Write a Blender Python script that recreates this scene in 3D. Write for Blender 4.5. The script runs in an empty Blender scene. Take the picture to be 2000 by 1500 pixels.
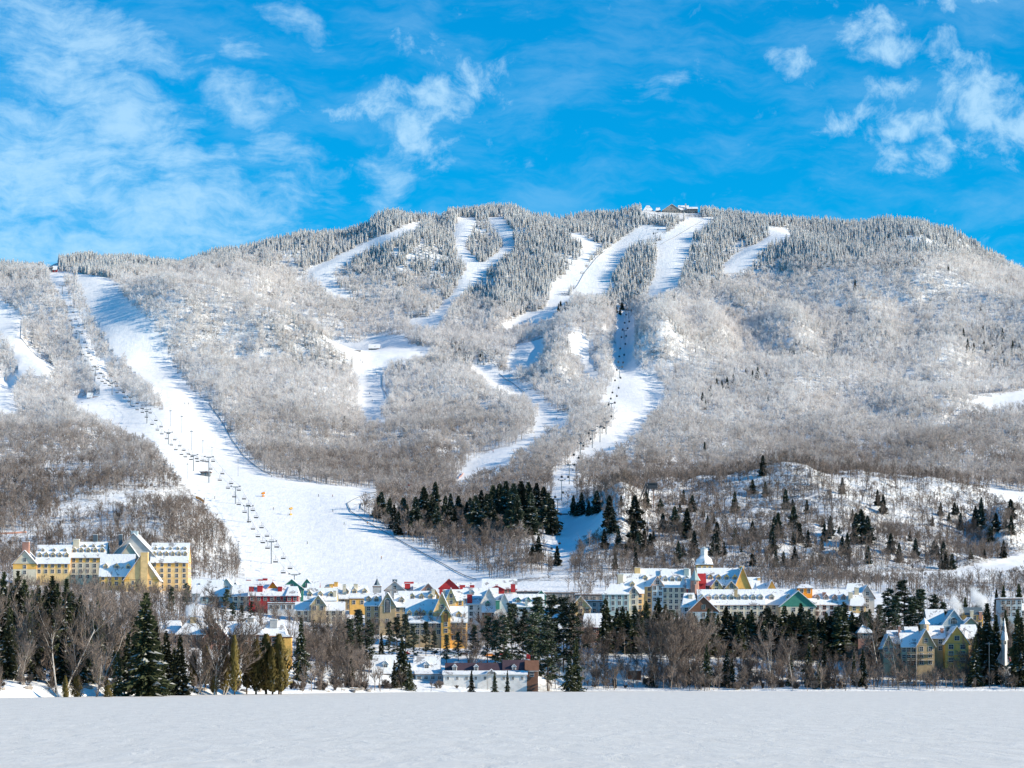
import bpy, math, random
import numpy as np
from mathutils import Vector, Matrix

# ------------------------------------------------------------------ camera, sky, sun
F = 5000.0      # focal length in photo pixels (photo is 2000 wide)
CH = 7.0        # camera height above the lake
HZ = 1320.0     # photo row of the horizon
SC = bpy.context.scene
COL = SC.collection
cam_d = bpy.data.cameras.new('camera')
cam_d.lens = 90.0
cam_d.sensor_width = 36.0
cam_d.shift_y = (HZ - 750.0) / 2000.0
cam_d.clip_start = 1.0
cam_d.clip_end = 60000.0
cam = bpy.data.objects.new('camera', cam_d)
cam.location = (0, 0, CH)
cam.rotation_euler = (math.radians(90), 0, 0)
COL.objects.link(cam)
SC.camera = cam
SC.view_settings.view_transform = 'Standard'
SC.view_settings.look = 'None'
SC.view_settings.exposure = 0.48
SC.view_settings.gamma = 1.0
SC.cycles.max_bounces = 6
SC.cycles.diffuse_bounces = 2
SC.cycles.transparent_max_bounces = 16
SC.cycles.volume_bounces = 4

SUN_EL = math.radians(23.5)
SUN_AZ = math.radians(76)      # from the viewer's side (-Y) round to the right (+X)
sdir = Vector((math.sin(SUN_AZ) * math.cos(SUN_EL), -math.cos(SUN_AZ) * math.cos(SUN_EL), math.sin(SUN_EL)))
sun_d = bpy.data.lights.new('sun', 'SUN')
sun_d.energy = 5.0
sun_d.angle = math.radians(0.5)
sun_d.color = (1.0, 0.865, 0.655)
sun = bpy.data.objects.new('sun', sun_d)
sun.rotation_euler = (-sdir).to_track_quat('-Z', 'Y').to_euler()
sun.location = (800, -200, 900)
COL.objects.link(sun)

world = bpy.data.worlds.new('World')
SC.world = world
world.use_nodes = True
nt = world.node_tree
nt.nodes.clear()

class NG:
    """small helper for writing node graphs"""
    def __init__(self, t): self.t = t
    def n(self, typ, ins=None, **kw):
        nd = self.t.nodes.new(typ)
        for k, v in kw.items(): setattr(nd, k, v)
        for k, v in (ins or {}).items(): self.s(nd.inputs[k], v)
        return nd
    def s(self, sock, v):
        if isinstance(v, bpy.types.NodeSocket): self.t.links.new(v, sock)
        else: sock.default_value = v
    def m(self, op, a, b=None, c=None, clamp=False):
        nd = self.t.nodes.new('ShaderNodeMath'); nd.operation = op; nd.use_clamp = clamp
        self.s(nd.inputs[0], a)
        if b is not None: self.s(nd.inputs[1], b)
        if c is not None: self.s(nd.inputs[2], c)
        return nd.outputs[0]
    def mix(self, f, a, b):
        nd = self.t.nodes.new('ShaderNodeMix'); nd.data_type = 'RGBA'
        self.s(nd.inputs[0], f); self.s(nd.inputs[6], a); self.s(nd.inputs[7], b)
        return nd.outputs[2]
    def rng(self, v, a, b, c=0.0, d=1.0, smooth=True):
        nd = self.t.nodes.new('ShaderNodeMapRange')
        nd.interpolation_type = 'SMOOTHSTEP' if smooth else 'LINEAR'
        for i, x in enumerate((v, a, b, c, d)): self.s(nd.inputs[i], x)
        return nd.outputs[0]
    def noise(self, vec, scale, detail=4.0, rough=0.5, dist=0.0):
        nd = self.t.nodes.new('ShaderNodeTexNoise')
        if vec is not None: self.s(nd.inputs['Vector'], vec)
        nd.inputs['Scale'].default_value = scale; nd.inputs['Detail'].default_value = detail
        nd.inputs['Roughness'].default_value = rough; nd.inputs['Distortion'].default_value = dist
        return nd.outputs['Fac']

g = NG(nt)
sky = g.n('ShaderNodeTexSky', sky_type='NISHITA', sun_disc=False, sun_elevation=SUN_EL,
          sun_rotation=math.radians(90) + (math.pi / 2 - SUN_AZ), air_density=1.0, dust_density=0.2, ozone_density=2.0)
tint = g.n('ShaderNodeMix', data_type='RGBA', blend_type='MULTIPLY')
tint.inputs[0].default_value = 1.0
g.s(tint.inputs[6], sky.outputs[0])
tint.inputs[7].default_value = (0.004, 0.81, 1.28, 1)
tc = g.n('ShaderNodeTexCoord')
sep = g.n('ShaderNodeSeparateXYZ', {0: tc.outputs['Generated']})
ay = g.m('MAXIMUM', g.m('ABSOLUTE', sep.outputs[1]), 0.08)
u = g.m('DIVIDE', sep.outputs[0], ay)
v = g.m('DIVIDE', sep.outputs[2], ay)
uv = g.n('ShaderNodeCombineXYZ', {0: u, 1: v}).outputs[0]
# warped, slanting coordinates for wispy ice cloud
warp = g.n('ShaderNodeTexNoise'); g.s(warp.inputs['Vector'], uv); warp.inputs['Scale'].default_value = 26; warp.inputs['Detail'].default_value = 3
wv = g.n('ShaderNodeVectorMath', {0: warp.outputs['Color'], 1: (0.5, 0.5, 0.5)}, operation='SUBTRACT').outputs[0]
wv = g.n('ShaderNodeVectorMath', {0: wv, 3: 0.022}, operation='SCALE').outputs[0]
uvw = g.n('ShaderNodeVectorMath', {0: uv, 1: wv}, operation='ADD').outputs[0]
def blobs(lst):
    out = None
    for (x, y, rx, ry, ang, st) in lst:
        cx, cy = (x - 1000) / F, (HZ - y) / F
        d = g.n('ShaderNodeVectorMath', {0: uvw, 1: (cx, cy, 0)}, operation='SUBTRACT').outputs[0]
        r = g.n('ShaderNodeVectorRotate', {0: d, 3: math.radians(ang)}, rotation_type='Z_AXIS').outputs[0]
        q = g.n('ShaderNodeVectorMath', {0: r, 1: (F / rx, F / ry, 0)}, operation='MULTIPLY').outputs[0]
        l = g.n('ShaderNodeVectorMath', {0: q}, operation='LENGTH').outputs['Value']
        w = g.rng(l, 0.0, 1.9, st, -0.25)
        out = w if out is None else g.m('MAXIMUM', out, w)
    return out
thin = blobs([(60, 330, 330, 150, 0, 1.0), (200, 200, 300, 90, 38, .95), (150, 50, 260, 60, 20, .9), (330, 430, 250, 80, 0, .95),
              (470, 200, 90, 50, 20, .8), (560, 330, 110, 60, 35, .55), (360, 330, 150, 90, 30, .8), (480, 100, 60, 30, 0, .5), (590, 45, 70, 30, 20, .5),
              (760, 330, 60, 110, 20, .62), (60, 480, 420, 60, 0, 1.0), (1290, 165, 50, 30, 0, .35)])
thick = blobs([(850, 180, 120, 45, -18, .85), (770, 225, 130, 35, 0, .8), (820, 270, 75, 60, 10, .8), (960, 165, 40, 60, 30, .55), (840, 110, 70, 35, 25, .5),
               (1700, 55, 60, 45, 0, .82), (1740, 108, 95, 28, 8, .8), (1565, 118, 55, 32, 35, .75), (1870, 120, 60, 30, 30, .8), (1840, 22, 60, 26, 0, .7),
               (1935, 205, 120, 60, 20, 1.0), (1790, 235, 95, 36, -10, .9), (1645, 232, 65, 28, -15, .75), (1800, 305, 95, 34, -14, .85), (1990, 250, 80, 60, 0, .95),
               (1740, 172, 70, 24, 0, .7), (1890, 5, 60, 20, 0, .7)])
stretch = g.n('ShaderNodeMapping', {0: uvw, 2: (0, 0, math.radians(28)), 3: (1.0, 3.2, 1)}).outputs[0]
n1 = g.noise(stretch, 42, 10, 0.66)
n2 = g.noise(uvw, 78, 10, 0.66)
c1 = g.rng(g.m('ADD', thin, g.m('MULTIPLY', g.m('SUBTRACT', g.m('ADD', g.m('MULTIPLY', n1, .6), g.m('MULTIPLY', n2, .4)), 0.5), 3.6)), -0.05, 1.35, 0, 0.62)
c2 = g.rng(g.m('ADD', thick, g.m('MULTIPLY', g.m('SUBTRACT', n2, 0.5), 3.6)), 0.05, 1.35, 0, 0.66)
veil = g.rng(g.noise(stretch, 16, 7, 0.66), 0.42, 0.75, 0, 0.16)
cm = g.m('MAXIMUM', g.m('MAXIMUM', c1, c2), veil, clamp=True)
cloudcol = (4.6, 6.6, 8.0, 1)
skc = g.mix(cm, tint.outputs[2], cloudcol)
bg = g.n('ShaderNodeBackground', {0: skc, 1: 0.1})
out = g.n('ShaderNodeOutputWorld', {0: bg.outputs[0]})

# ------------------------------------------------------------------ helpers
R = random.Random(7)
def rnd(a, b): return R.uniform(a, b)

def tag(o, label=None, cat=None, group=None, kind=None):
    if label: o['label'] = label
    if cat: o['category'] = cat
    if group: o['group'] = group
    if kind: o['kind'] = kind
    return o

def empty(name, loc, rz=0.0, **kw):
    o = bpy.data.objects.new(name, None)
    o.location = loc; o.rotation_euler = (0, 0, rz); o.empty_display_size = 1
    COL.objects.link(o)
    return tag(o, **kw)

class MB:
    """collects polygons; build() links them as one mesh object"""
    def __init__(self): self.v = []; self.f = []; self.m = []
    def poly(self, pts, mi=0):
        k = len(self.v); self.v.extend(tuple(p) for p in pts)
        self.f.append(tuple(range(k, k + len(pts)))); self.m.append(mi)
    def mesh(self, verts, faces, mi=0):
        k = len(self.v); self.v.extend(tuple(p) for p in verts)
        for f in faces: self.f.append(tuple(i + k for i in f)); self.m.append(mi)
    def box(self, x0, x1, y0, y1, z0, z1, mi=0):
        self.mesh([(x0, y0, z0), (x1, y0, z0), (x1, y1, z0), (x0, y1, z0), (x0, y0, z1), (x1, y0, z1), (x1, y1, z1), (x0, y1, z1)],
                  [(0, 3, 2, 1), (4, 5, 6, 7), (0, 1, 5, 4), (1, 2, 6, 5), (2, 3, 7, 6), (3, 0, 4, 7)], mi)
    def tube(self, a, b, ra, rb=None, n=6, mi=0, caps=True):
        rb = ra if rb is None else rb
        a, b = Vector(a), Vector(b); d = (b - a)
        if d.length < 1e-6: return
        d.normalize(); u_ = d.orthogonal().normalized(); w_ = d.cross(u_)
        vs = []
        for c, r_ in ((a, ra), (b, rb)):
            for i in range(n):
                t = 2 * math.pi * i / n
                vs.append(c + u_ * (math.cos(t) * r_) + w_ * (math.sin(t) * r_))
        fs = [(i, (i + 1) % n, n + (i + 1) % n, n + i) for i in range(n)]
        if caps: fs += [tuple(range(n - 1, -1, -1)), tuple(range(n, 2 * n))]
        self.mesh(vs, fs, mi)
    def lathe(self, c, prof, n=10, mi=0):
        vs = []; fs = []
        for (r_, z) in prof:
            for i in range(n):
                t = 2 * math.pi * i / n
                vs.append((c[0] + math.cos(t) * r_, c[1] + math.sin(t) * r_, c[2] + z))
        for k in range(len(prof) - 1):
            for i in range(n):
                j = (i + 1) % n
                fs.append((k * n + i, k * n + j, (k + 1) * n + j, (k + 1) * n + i))
        self.mesh(vs, fs, mi)
    def prism(self, pts, a, b, axis='y', mi=0):
        """pts: outline in the plane across the axis, extruded from a to b"""
        n = len(pts)
        def P(p, t): return (p[0], t, p[1]) if axis == 'y' else (t, p[0], p[1])
        vs = [P(p, a) for p in pts] + [P(p, b) for p in pts]
        fs = [(i, (i + 1) % n, n + (i + 1) % n, n + i) for i in range(n)] + [tuple(range(n - 1, -1, -1)), tuple(range(n, 2 * n))]
        self.mesh(vs, fs, mi)
    def data(self, name, mats):
        me = bpy.data.meshes.new(name)
        me.from_pydata(self.v, [], self.f)
        for mm in (mats if isinstance(mats, (list, tuple)) else [mats]): me.materials.append(mm)
        if any(self.m): me.polygons.foreach_set('material_index', self.m)
        me.update()
        return me
    def build(self, name, mats, parent=None, **kw):
        o = bpy.data.objects.new(name, self.data(name, mats))
        COL.objects.link(o)
        if parent is not None: o.parent = parent
        return tag(o, **kw)

def link_copy(src, parent=None):
    c = src.copy(); COL.objects.link(c)
    if parent is not None: c.parent = parent
    for k in ('label', 'category', 'group'):
        if k in c and parent is not None: del c[k]
    return c
def copy_thing(root, loc, rz=0.0, scale=1.0, label=None, group=None, kids=None):
    c = root.copy(); COL.objects.link(c)
    c.location = loc; c.rotation_euler = (0, 0, rz)
    c.scale = (scale, scale, scale) if not isinstance(scale, tuple) else scale
    if label: c['label'] = label
    if group: c['group'] = group
    for ch in (kids if kids is not None else root.children):
        d = ch.copy(); COL.objects.link(d); d.parent = c
        for gch in ch.children:
            e = gch.copy(); COL.objects.link(e); e.parent = d
    return c

# ------------------------------------------------------------------ materials
def mat(name, fn, rough=0.8):
    m_ = bpy.data.materials.new(name); m_.use_nodes = True
    t = m_.node_tree; b = t.nodes['Principled BSDF']; b.inputs['Roughness'].default_value = rough
    b.inputs['Specular IOR Level'].default_value = 0.25
    gg = NG(t); r_ = fn(gg, b)
    if r_ is not None: gg.s(b.inputs['Base Color'], r_)
    return m_
def bump(g_, b, h, strength=0.5, dist=1.0):
    nd = g_.n('ShaderNodeBump', {'Height': h}); nd.inputs['Strength'].default_value = strength; nd.inputs['Distance'].default_value = dist
    g_.s(b.inputs['Normal'], nd.outputs[0])
def pos(g_): return g_.n('ShaderNodeNewGeometry').outputs['Position']
def plain(name, c, var=0.12, scale=0.8, rough=0.75):
    """paint, plaster or metal with mild weathering"""
    def fn(g_, b):
        p = pos(g_)
        n = g_.noise(p, scale, 4, .6)
        n_b = g_.noise(p, scale * 7, 3, .6)
        f = g_.m('ADD', g_.m('MULTIPLY', n, .7), g_.m('MULTIPLY', n_b, .3))
        lo = tuple(x * (1 - var * 1.6) for x in c) + (1,); hi = tuple(min(1, x * (1 + var)) for x in c) + (1,)
        return g_.mix(g_.rng(f, .35, .65), lo, hi)
    return mat(name, fn, rough)
def snow_fn(kind):
    def fn(g_, b):
        p = pos(g_)
        base = g_.mix(g_.noise(p, 0.03, 5, .6), (.80, .815, .84, 1), (.90, .905, .91, 1))
        if kind == 'lake':
            mp = g_.n('ShaderNodeMapping', {0: p, 3: (.55, .16, 1)}).outputs[0]
            n = g_.noise(mp, .55, 8, .62, .6)
            n_b = g_.noise(p, .9, 6, .6, .3)
            big = g_.noise(g_.n('ShaderNodeMapping', {0: p, 3: (.3, .06, 1)}).outputs[0], .08, 4, .55)
            h = g_.m('ADD', g_.m('MULTIPLY', n, .5), g_.m('MULTIPLY', n_b, .07))
            h = g_.m('ADD', h, g_.m('MULTIPLY', big, .9))
            bump(g_, b, h, .4, 1.0)
            return g_.mix(g_.rng(n, .35, .7), (.70, .675, .635, 1), (.775, .75, .71, 1))
        if kind == 'run':
            n = g_.noise(p, .12, 7, .6); n_b = g_.noise(g_.n('ShaderNodeMapping', {0: p, 2: (0, 0, .35), 3: (1.0, .12, .12)}).outputs[0], .55, 4, .65)
            cord = g_.n('ShaderNodeTexVoronoi', {0: p}, feature='SMOOTH_F1'); cord.inputs['Scale'].default_value = .16
            h = g_.m('ADD', g_.m('MULTIPLY', n, 1.6), g_.m('MULTIPLY', cord.outputs['Distance'], .35))
            h = g_.m('ADD', h, g_.m('MULTIPLY', n_b, .5))
            bump(g_, b, h, .42, 1.0)
            return g_.mix(g_.rng(n, .3, .7), (.84, .85, .87, 1), (.92, .92, .925, 1))
        if kind == 'wild':
            n = g_.noise(p, .10, 8, .62); n_b = g_.noise(p, .5, 6, .7)
            bump(g_, b, g_.m('ADD', g_.m('MULTIPLY', n, 5.0), g_.m('MULTIPLY', n_b, .7)), .6, 1.0)
            # brush, boulders and bare ledge poking through
            scrub = g_.rng(g_.m('ADD', g_.m('MULTIPLY', n_b, .6), g_.m('MULTIPLY', g_.noise(p, .035, 4, .6), .4)), .50, .57)
            return g_.mix(g_.m('MULTIPLY', scrub, .8), base, g_.mix(g_.noise(p, 1.7, 3), (.06, .045, .035, 1), (.30, .24, .2, 1)))
        if kind == 'roof':
            n = g_.noise(p, .9, 4, .6)
            bump(g_, b, n, .4, .6)
            return g_.mix(g_.rng(g_.m('ADD', g_.m('MULTIPLY', g_.noise(p, .22, 4, .6), .7), g_.m('MULTIPLY', g_.noise(p, 1.3, 3, .6), .3)), .56, .60), g_.mix(g_.noise(p, .4, 5, .65), (.72, .74, .78, 1), (.9, .9, .91, 1)), (.33, .32, .33, 1))
        n = g_.noise(p, .35, 6, .6)
        bump(g_, b, n, .6, 1.5)
        return base
    return fn
M = {}
M['lake'] = mat('lake_snow', snow_fn('lake'), .75)
M['run'] = mat('groomed_snow', snow_fn('run'), .7)
M['wild'] = mat('wild_snow', snow_fn('wild'), .85)
M['snow'] = mat('snow', snow_fn('plain'), .8)
M['roofsnow'] = mat('roof_snow', snow_fn('roof'), .8)

def leaf_fn(green, snow_amt, frost_lo=None, frost_hi=None):
    def fn(g_, b):
        p = pos(g_)
        inf = g_.n('ShaderNodeObjectInfo')
        n = g_.noise(p, 1.1, 3, .6)
        hi = tuple(x * 1.9 for x in green); lo = tuple(x * .55 for x in green)
        c = g_.mix(g_.rng(g_.m('ADD', g_.m('MULTIPLY', n, .6), g_.m('MULTIPLY', inf.outputs['Random'], .4)), .3, .7), lo + (1,), hi + (1,))
        at = g_.n('ShaderNodeAttribute', attribute_name='snow').outputs['Fac']
        s = g_.m('MULTIPLY', at, snow_amt)
        if frost_lo is not None:
            z = g_.n('ShaderNodeSeparateXYZ', {0: p}).outputs[2]
            s = g_.m('MULTIPLY', s, g_.rng(g_.m('ADD', z, g_.m('MULTIPLY', g_.m('SUBTRACT', g_.noise(p, .012, 3, .6), .5), 260)), frost_lo, frost_hi, .25, 1.0))
        s = g_.m('MULTIPLY', s, g_.rng(inf.outputs['Random'], 0, 1, .75, 1.1), clamp=True)
        return g_.mix(s, c, (.86, .85, .85, 1))
    return fn
def bark_fn(c0, c1, frost=None, fz=None):
    def fn(g_, b):
        p = pos(g_); inf = g_.n('ShaderNodeObjectInfo')
        n = g_.noise(p, .8, 4, .65)
        c = g_.mix(g_.rng(g_.m('ADD', g_.m('MULTIPLY', n, .5), g_.m('MULTIPLY', inf.outputs['Random'], .5)), .25, .75), c0 + (1,), c1 + (1,))
        if frost:
            z = g_.n('ShaderNodeSeparateXYZ', {0: p}).outputs[2]
            f = g_.rng(g_.m('ADD', z, g_.m('MULTIPLY', g_.m('SUBTRACT', g_.noise(p, .006, 4, .6), .5), 220)), fz[0], fz[1], 0, 1)
            at = g_.n('ShaderNodeAttribute', attribute_name='snow').outputs['Fac']
            f = g_.m('MULTIPLY', g_.m('MULTIPLY', f, at), g_.rng(inf.outputs['Random'], 0, 1, .75, 1.15), clamp=True)
            c = g_.mix(f, c, frost + (1,))
        return c
    return fn
def glowy(name, fn, rough):
    # thin twigs and hoarfrost pass light through as well as scattering it back
    m_ = mat(name, fn, rough); t = m_.node_tree; g_ = NG(t); b = t.nodes['Principled BSDF']
    tl = g_.n('ShaderNodeBsdfTranslucent'); src = b.inputs['Base Color'].links[0].from_socket
    g_.s(tl.inputs[0], src)
    mx = g_.n('ShaderNodeMixShader', {0: .42}); t.links.new(b.outputs[0], mx.inputs[1]); t.links.new(tl.outputs[0], mx.inputs[2])
    t.links.new(mx.outputs[0], t.nodes['Material Output'].inputs[0])
    return m_
M['far_conifer'] = glowy('far_conifer', leaf_fn((.085, .10, .105), 1.5, 260, 430), .9)
M['spruce'] = mat('spruce_needles', leaf_fn((.034, .040, .018), .5), .9)
M['hill_spruce'] = mat('hill_spruce_needles', leaf_fn((.030, .038, .024), .7), .9)
M['pine'] = mat('pine_needles', leaf_fn((.034, .050, .026), .35), .9)
M['cedar'] = mat('cedar_needles', leaf_fn((.10, .075, .022), .15), .9)
M['bark'] = mat('conifer_bark', bark_fn((.05, .038, .03), (.12, .09, .07)), .95)
M['twig'] = mat('bare_twigs', bark_fn((.10, .078, .065), (.27, .215, .185)), .95)
M['birch'] = mat('birch_bark', bark_fn((.38, .34, .31), (.62, .57, .53)), .9)
M['far_hardwood'] = glowy('far_hardwood', bark_fn((.23, .185, .16), (.48, .41, .37), (.95, .915, .895), (140, 300)), .95)
# ------------------------------------------------------------------ terrain
def rowi(spec, px): 
    return np.interp(px, [s[0] for s in spec], [s[1] for s in spec])
NC = 521
PXS = np.linspace(-1300, 3300, NC)
C = np.clip(PXS, -350, 2350)
def c_(y): return [(0, y)]
ROWS = [
 ([(-300,800),(0,814),(400,946),(700,1070),(1100,1166),(2300,1166)], None),
 ([(-300,808),(0,824),(400,954),(700,1078),(1100,1172),(2300,1174)], [(0,1344),(200,1345),(400,1350),(600,1348),(700,1349),(1000,1347),(1300,1347),(2000,1343)]),
 ([(-300,870),(0,880),(400,1000),(700,1110),(1100,1190),(2300,1200)], [(0,1318),(300,1328),(500,1338),(700,1338),(1000,1335),(1300,1338),(1700,1336),(2000,1330)]),
 ([(0,1000),(400,1080),(700,1180),(2000,1240)], [(0,1270),(400,1290),(600,1292),(800,1300),(1000,1303),(1200,1296),(1600,1296),(1800,1296),(2000,1288)]),
 ([(0,1200),(400,1230),(700,1300),(2000,1330)], [(0,1200),(400,1230),(600,1235),(900,1245),(1000,1240),(1200,1235),(1600,1225),(1800,1250),(2000,1240)]),
 ([(0,1400),(400,1420),(700,1425),(2000,1430)], [(0,1150),(400,1170),(600,1190),(900,1190),(1200,1185),(1400,1180),(1700,1190),(1900,1200),(2000,1190)]),
 (c_(1520), [(0,1120),(300,1125),(450,1135),(600,1150),(900,1158),(1000,1150),(1200,1150),(1600,1150),(2000,1160)]),
 (c_(1620), [(0,1080),(300,1080),(400,1110),(480,1125),(600,1138),(800,1138),(950,1130),(1050,1110),(1200,1105),(1400,1110),(1600,1110),(2000,1115)]),
 (c_(1750), [(0,1030),(300,1020),(450,1065),(600,1075),(800,1075),(950,1075),(1050,1050),(1200,1040),(1400,1045),(1600,1040),(1800,1060),(2000,1080)]),
 (c_(1880), [(0,980),(300,970),(400,1000),(600,1010),(700,1005),(800,1020),(950,1025),(1100,1010),(1200,985),(1400,975),(1600,965),(1800,1000),(2000,1010)]),
 (c_(1980), [(0,940),(300,930),(400,955),(600,965),(700,965),(800,985),(950,990),(1100,965),(1200,950),(1280,938),(1450,936),(1550,912),(1650,922),(1800,945),(2000,985)]),
 (c_(2080), [(0,905),(300,900),(400,925),(560,935),(700,950),(850,958),(1000,950),(1100,935),(1200,945),(1300,943),(1450,946),(1600,928),(1800,940),(2000,960)]),
 (c_(2250), [(0,855),(300,855),(400,880),(500,890),(700,905),(900,905),(1000,890),(1100,890),(1200,890),(1400,895),(1600,885),(1800,890),(2000,900)]),
 (c_(2500), [(0,780),(200,775),(300,780),(450,800),(700,820),(900,815),(1100,805),(1200,800),(1400,810),(1600,800),(2000,805)]),
 (c_(2750), [(0,690),(200,690),(300,700),(400,710),(550,730),(700,745),(850,745),(1000,735),(1100,725),(1220,715),(1400,720),(1700,720),(2000,715)]),
 ([(0,2950),(400,2950),(600,2870),(700,2840),(2000,2900)], [(0,620),(200,595),(330,545),(400,553),(500,588),(600,640),(690,692),(750,697),(850,690),(1000,685),(1100,670),(1220,665),(1400,660),(1600,655),(1800,655),(2000,650)]),
 ([(0,3050),(2000,3030)], [(0,570),(200,550),(330,548),(400,598),(500,646),(600,688),(700,688),(800,657),(1000,650),(1100,635),(1220,635),(1400,625),(1600,605),(1800,590),(2000,600)]),
 ([(0,3150),(2000,3120)], [(0,530),(100,527),(200,530),(330,535),(400,550),(500,582),(600,625),(700,640),(800,630),(900,620),(1000,620),(1200,615),(1300,590),(1400,588),(1600,550),(1800,530),(2000,565)]),
 ([(0,3300),(2000,3260)], [(0,518),(200,522),(330,525),(400,520),(500,540),(600,575),(700,580),(800,575),(900,560),(1000,560),(1200,560),(1300,545),(1400,540),(1600,500),(1800,482),(1900,515),(2000,540)]),
 ([(0,3430),(1000,3430),(2000,3360)], [(0,513),(200,516),(300,514),(400,502),(500,500),(600,500),(700,495),(800,485),(900,480),(1000,480),(1200,490),(1300,480),(1400,480),(1600,458),(1700,460),(1750,456),(1800,456),(1850,470),(1900,493),(1950,513),(2000,530)]),
 ([(0,3500),(500,3580),(900,3700),(1400,3700),(1800,3460),(2000,3440)], [(0,511),(100,512),(200,514),(300,511),(400,496),(500,480),(600,462),(700,453),(718,448),(735,434),(760,426),(800,423),(845,427),(862,434),(876,421),(900,419),(950,410),(1000,414),(1050,427),(1100,430),(1150,424),(1200,432),(1250,422),(1300,420),(1350,423),(1400,428),(1450,434),(1500,437),(1560,440),(1620,449),(1700,452),(1750,445),(1800,444),(1850,457),(1900,482),(1950,503),(2000,519),(2100,552),(2300,620)]),
]
TY = []; TZ = []
for ys, ps in ROWS:
    Y = rowi(ys, C)
    Z = np.zeros_like(Y) if ps is None else CH + (HZ - rowi(ps, C)) * Y / F
    TY.append(Y); TZ.append(Z)
TY.insert(0, TY[0] - 12); TZ.insert(0, np.full(NC, -1.5))
TY.append(TY[-1] + 220); TZ.append(TZ[-1] - 55)
TY.append(TY[-1] + 900); TZ.append(TZ[-1] - 330)
TY.append(TY[-1] + 2500); TZ.append(TZ[-1] * 0 + 60)
TY = np.array(TY); TZ = np.array(TZ)
SUB = 20
NR = (len(TY) - 1) * SUB + 1
tt = np.linspace(0, len(TY) - 1, NR)
YG = np.array([np.interp(tt, np.arange(len(TY)), TY[:, j]) for j in range(NC)]).T
# Hermite in z along the rows (limited slopes) keeps the brows soft and the ridge sharp
ZG = np.zeros_like(YG)
for j in range(NC):
    y = TY[:, j]; z = TZ[:, j]; d = np.diff(z) / np.diff(y)
    m_ = np.zeros(len(y)); m_[0] = d[0]; m_[-1] = d[-1]
    a, b_ = d[:-1], d[1:]; m_[1:-1] = np.where(a * b_ > 0, 2 * a * b_ / np.where(a + b_ == 0, 1, a + b_), 0)
    k = np.minimum(np.floor(tt).astype(int), len(y) - 2); s = tt - k; h = (y[k + 1] - y[k])
    ZG[:, j] = ((2*s**3-3*s**2+1) * z[k] + (s**3-2*s**2+s) * h * m_[k] + (-2*s**3+3*s**2) * z[k+1] + (s**3-s**2) * h * m_[k+1])
XG = (PXS[None, :] - 1000) / F * YG
def smooth(A, n, ax):
    ker = np.exp(-np.linspace(-2, 2, 2 * n + 1) ** 2); ker /= ker.sum()
    P = np.pad(A, [(n, n) if a == ax else (0, 0) for a in (0, 1)], mode='edge')
    return np.apply_along_axis(lambda r_: np.convolve(r_, ker, 'valid'), ax, P)
ZS = smooth(ZG, 9, 1)
wt = np.clip(tt - 18.6, 0, 1)[:, None]
ZS = ZS * (1 - wt) + smooth(ZG, 1, 1) * wt
wr = np.clip((tt - 1.2) / 1.0, 0, 1)[:, None]
ZG = ZG * (1 - wr) + ZS * wr
# value noise
_nr = np.random.RandomState(11)
_lat = _nr.rand(256, 256)
def vnoise(x, y):
    xi = np.floor(x).astype(int); yi = np.floor(y).astype(int); fx = x - xi; fy = y - yi
    fx = fx * fx * (3 - 2 * fx); fy = fy * fy * (3 - 2 * fy)
    L = lambda a, b_: _lat[a % 256, b_ % 256]
    return (L(xi, yi) * (1 - fx) + L(xi + 1, yi) * fx) * (1 - fy) + (L(xi, yi + 1) * (1 - fx) + L(xi + 1, yi + 1) * fx) * fy
def fbm(x, y, s, o=4, gain=.5):
    r_ = 0; a = 1; t = 0
    for k in range(o):
        r_ = r_ + a * vnoise(x / s * 2 ** k + 17.3 * k, y / s * 2 ** k + 9.1 * k); t += a; a *= gain
    return r_ / t - .5

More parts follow.
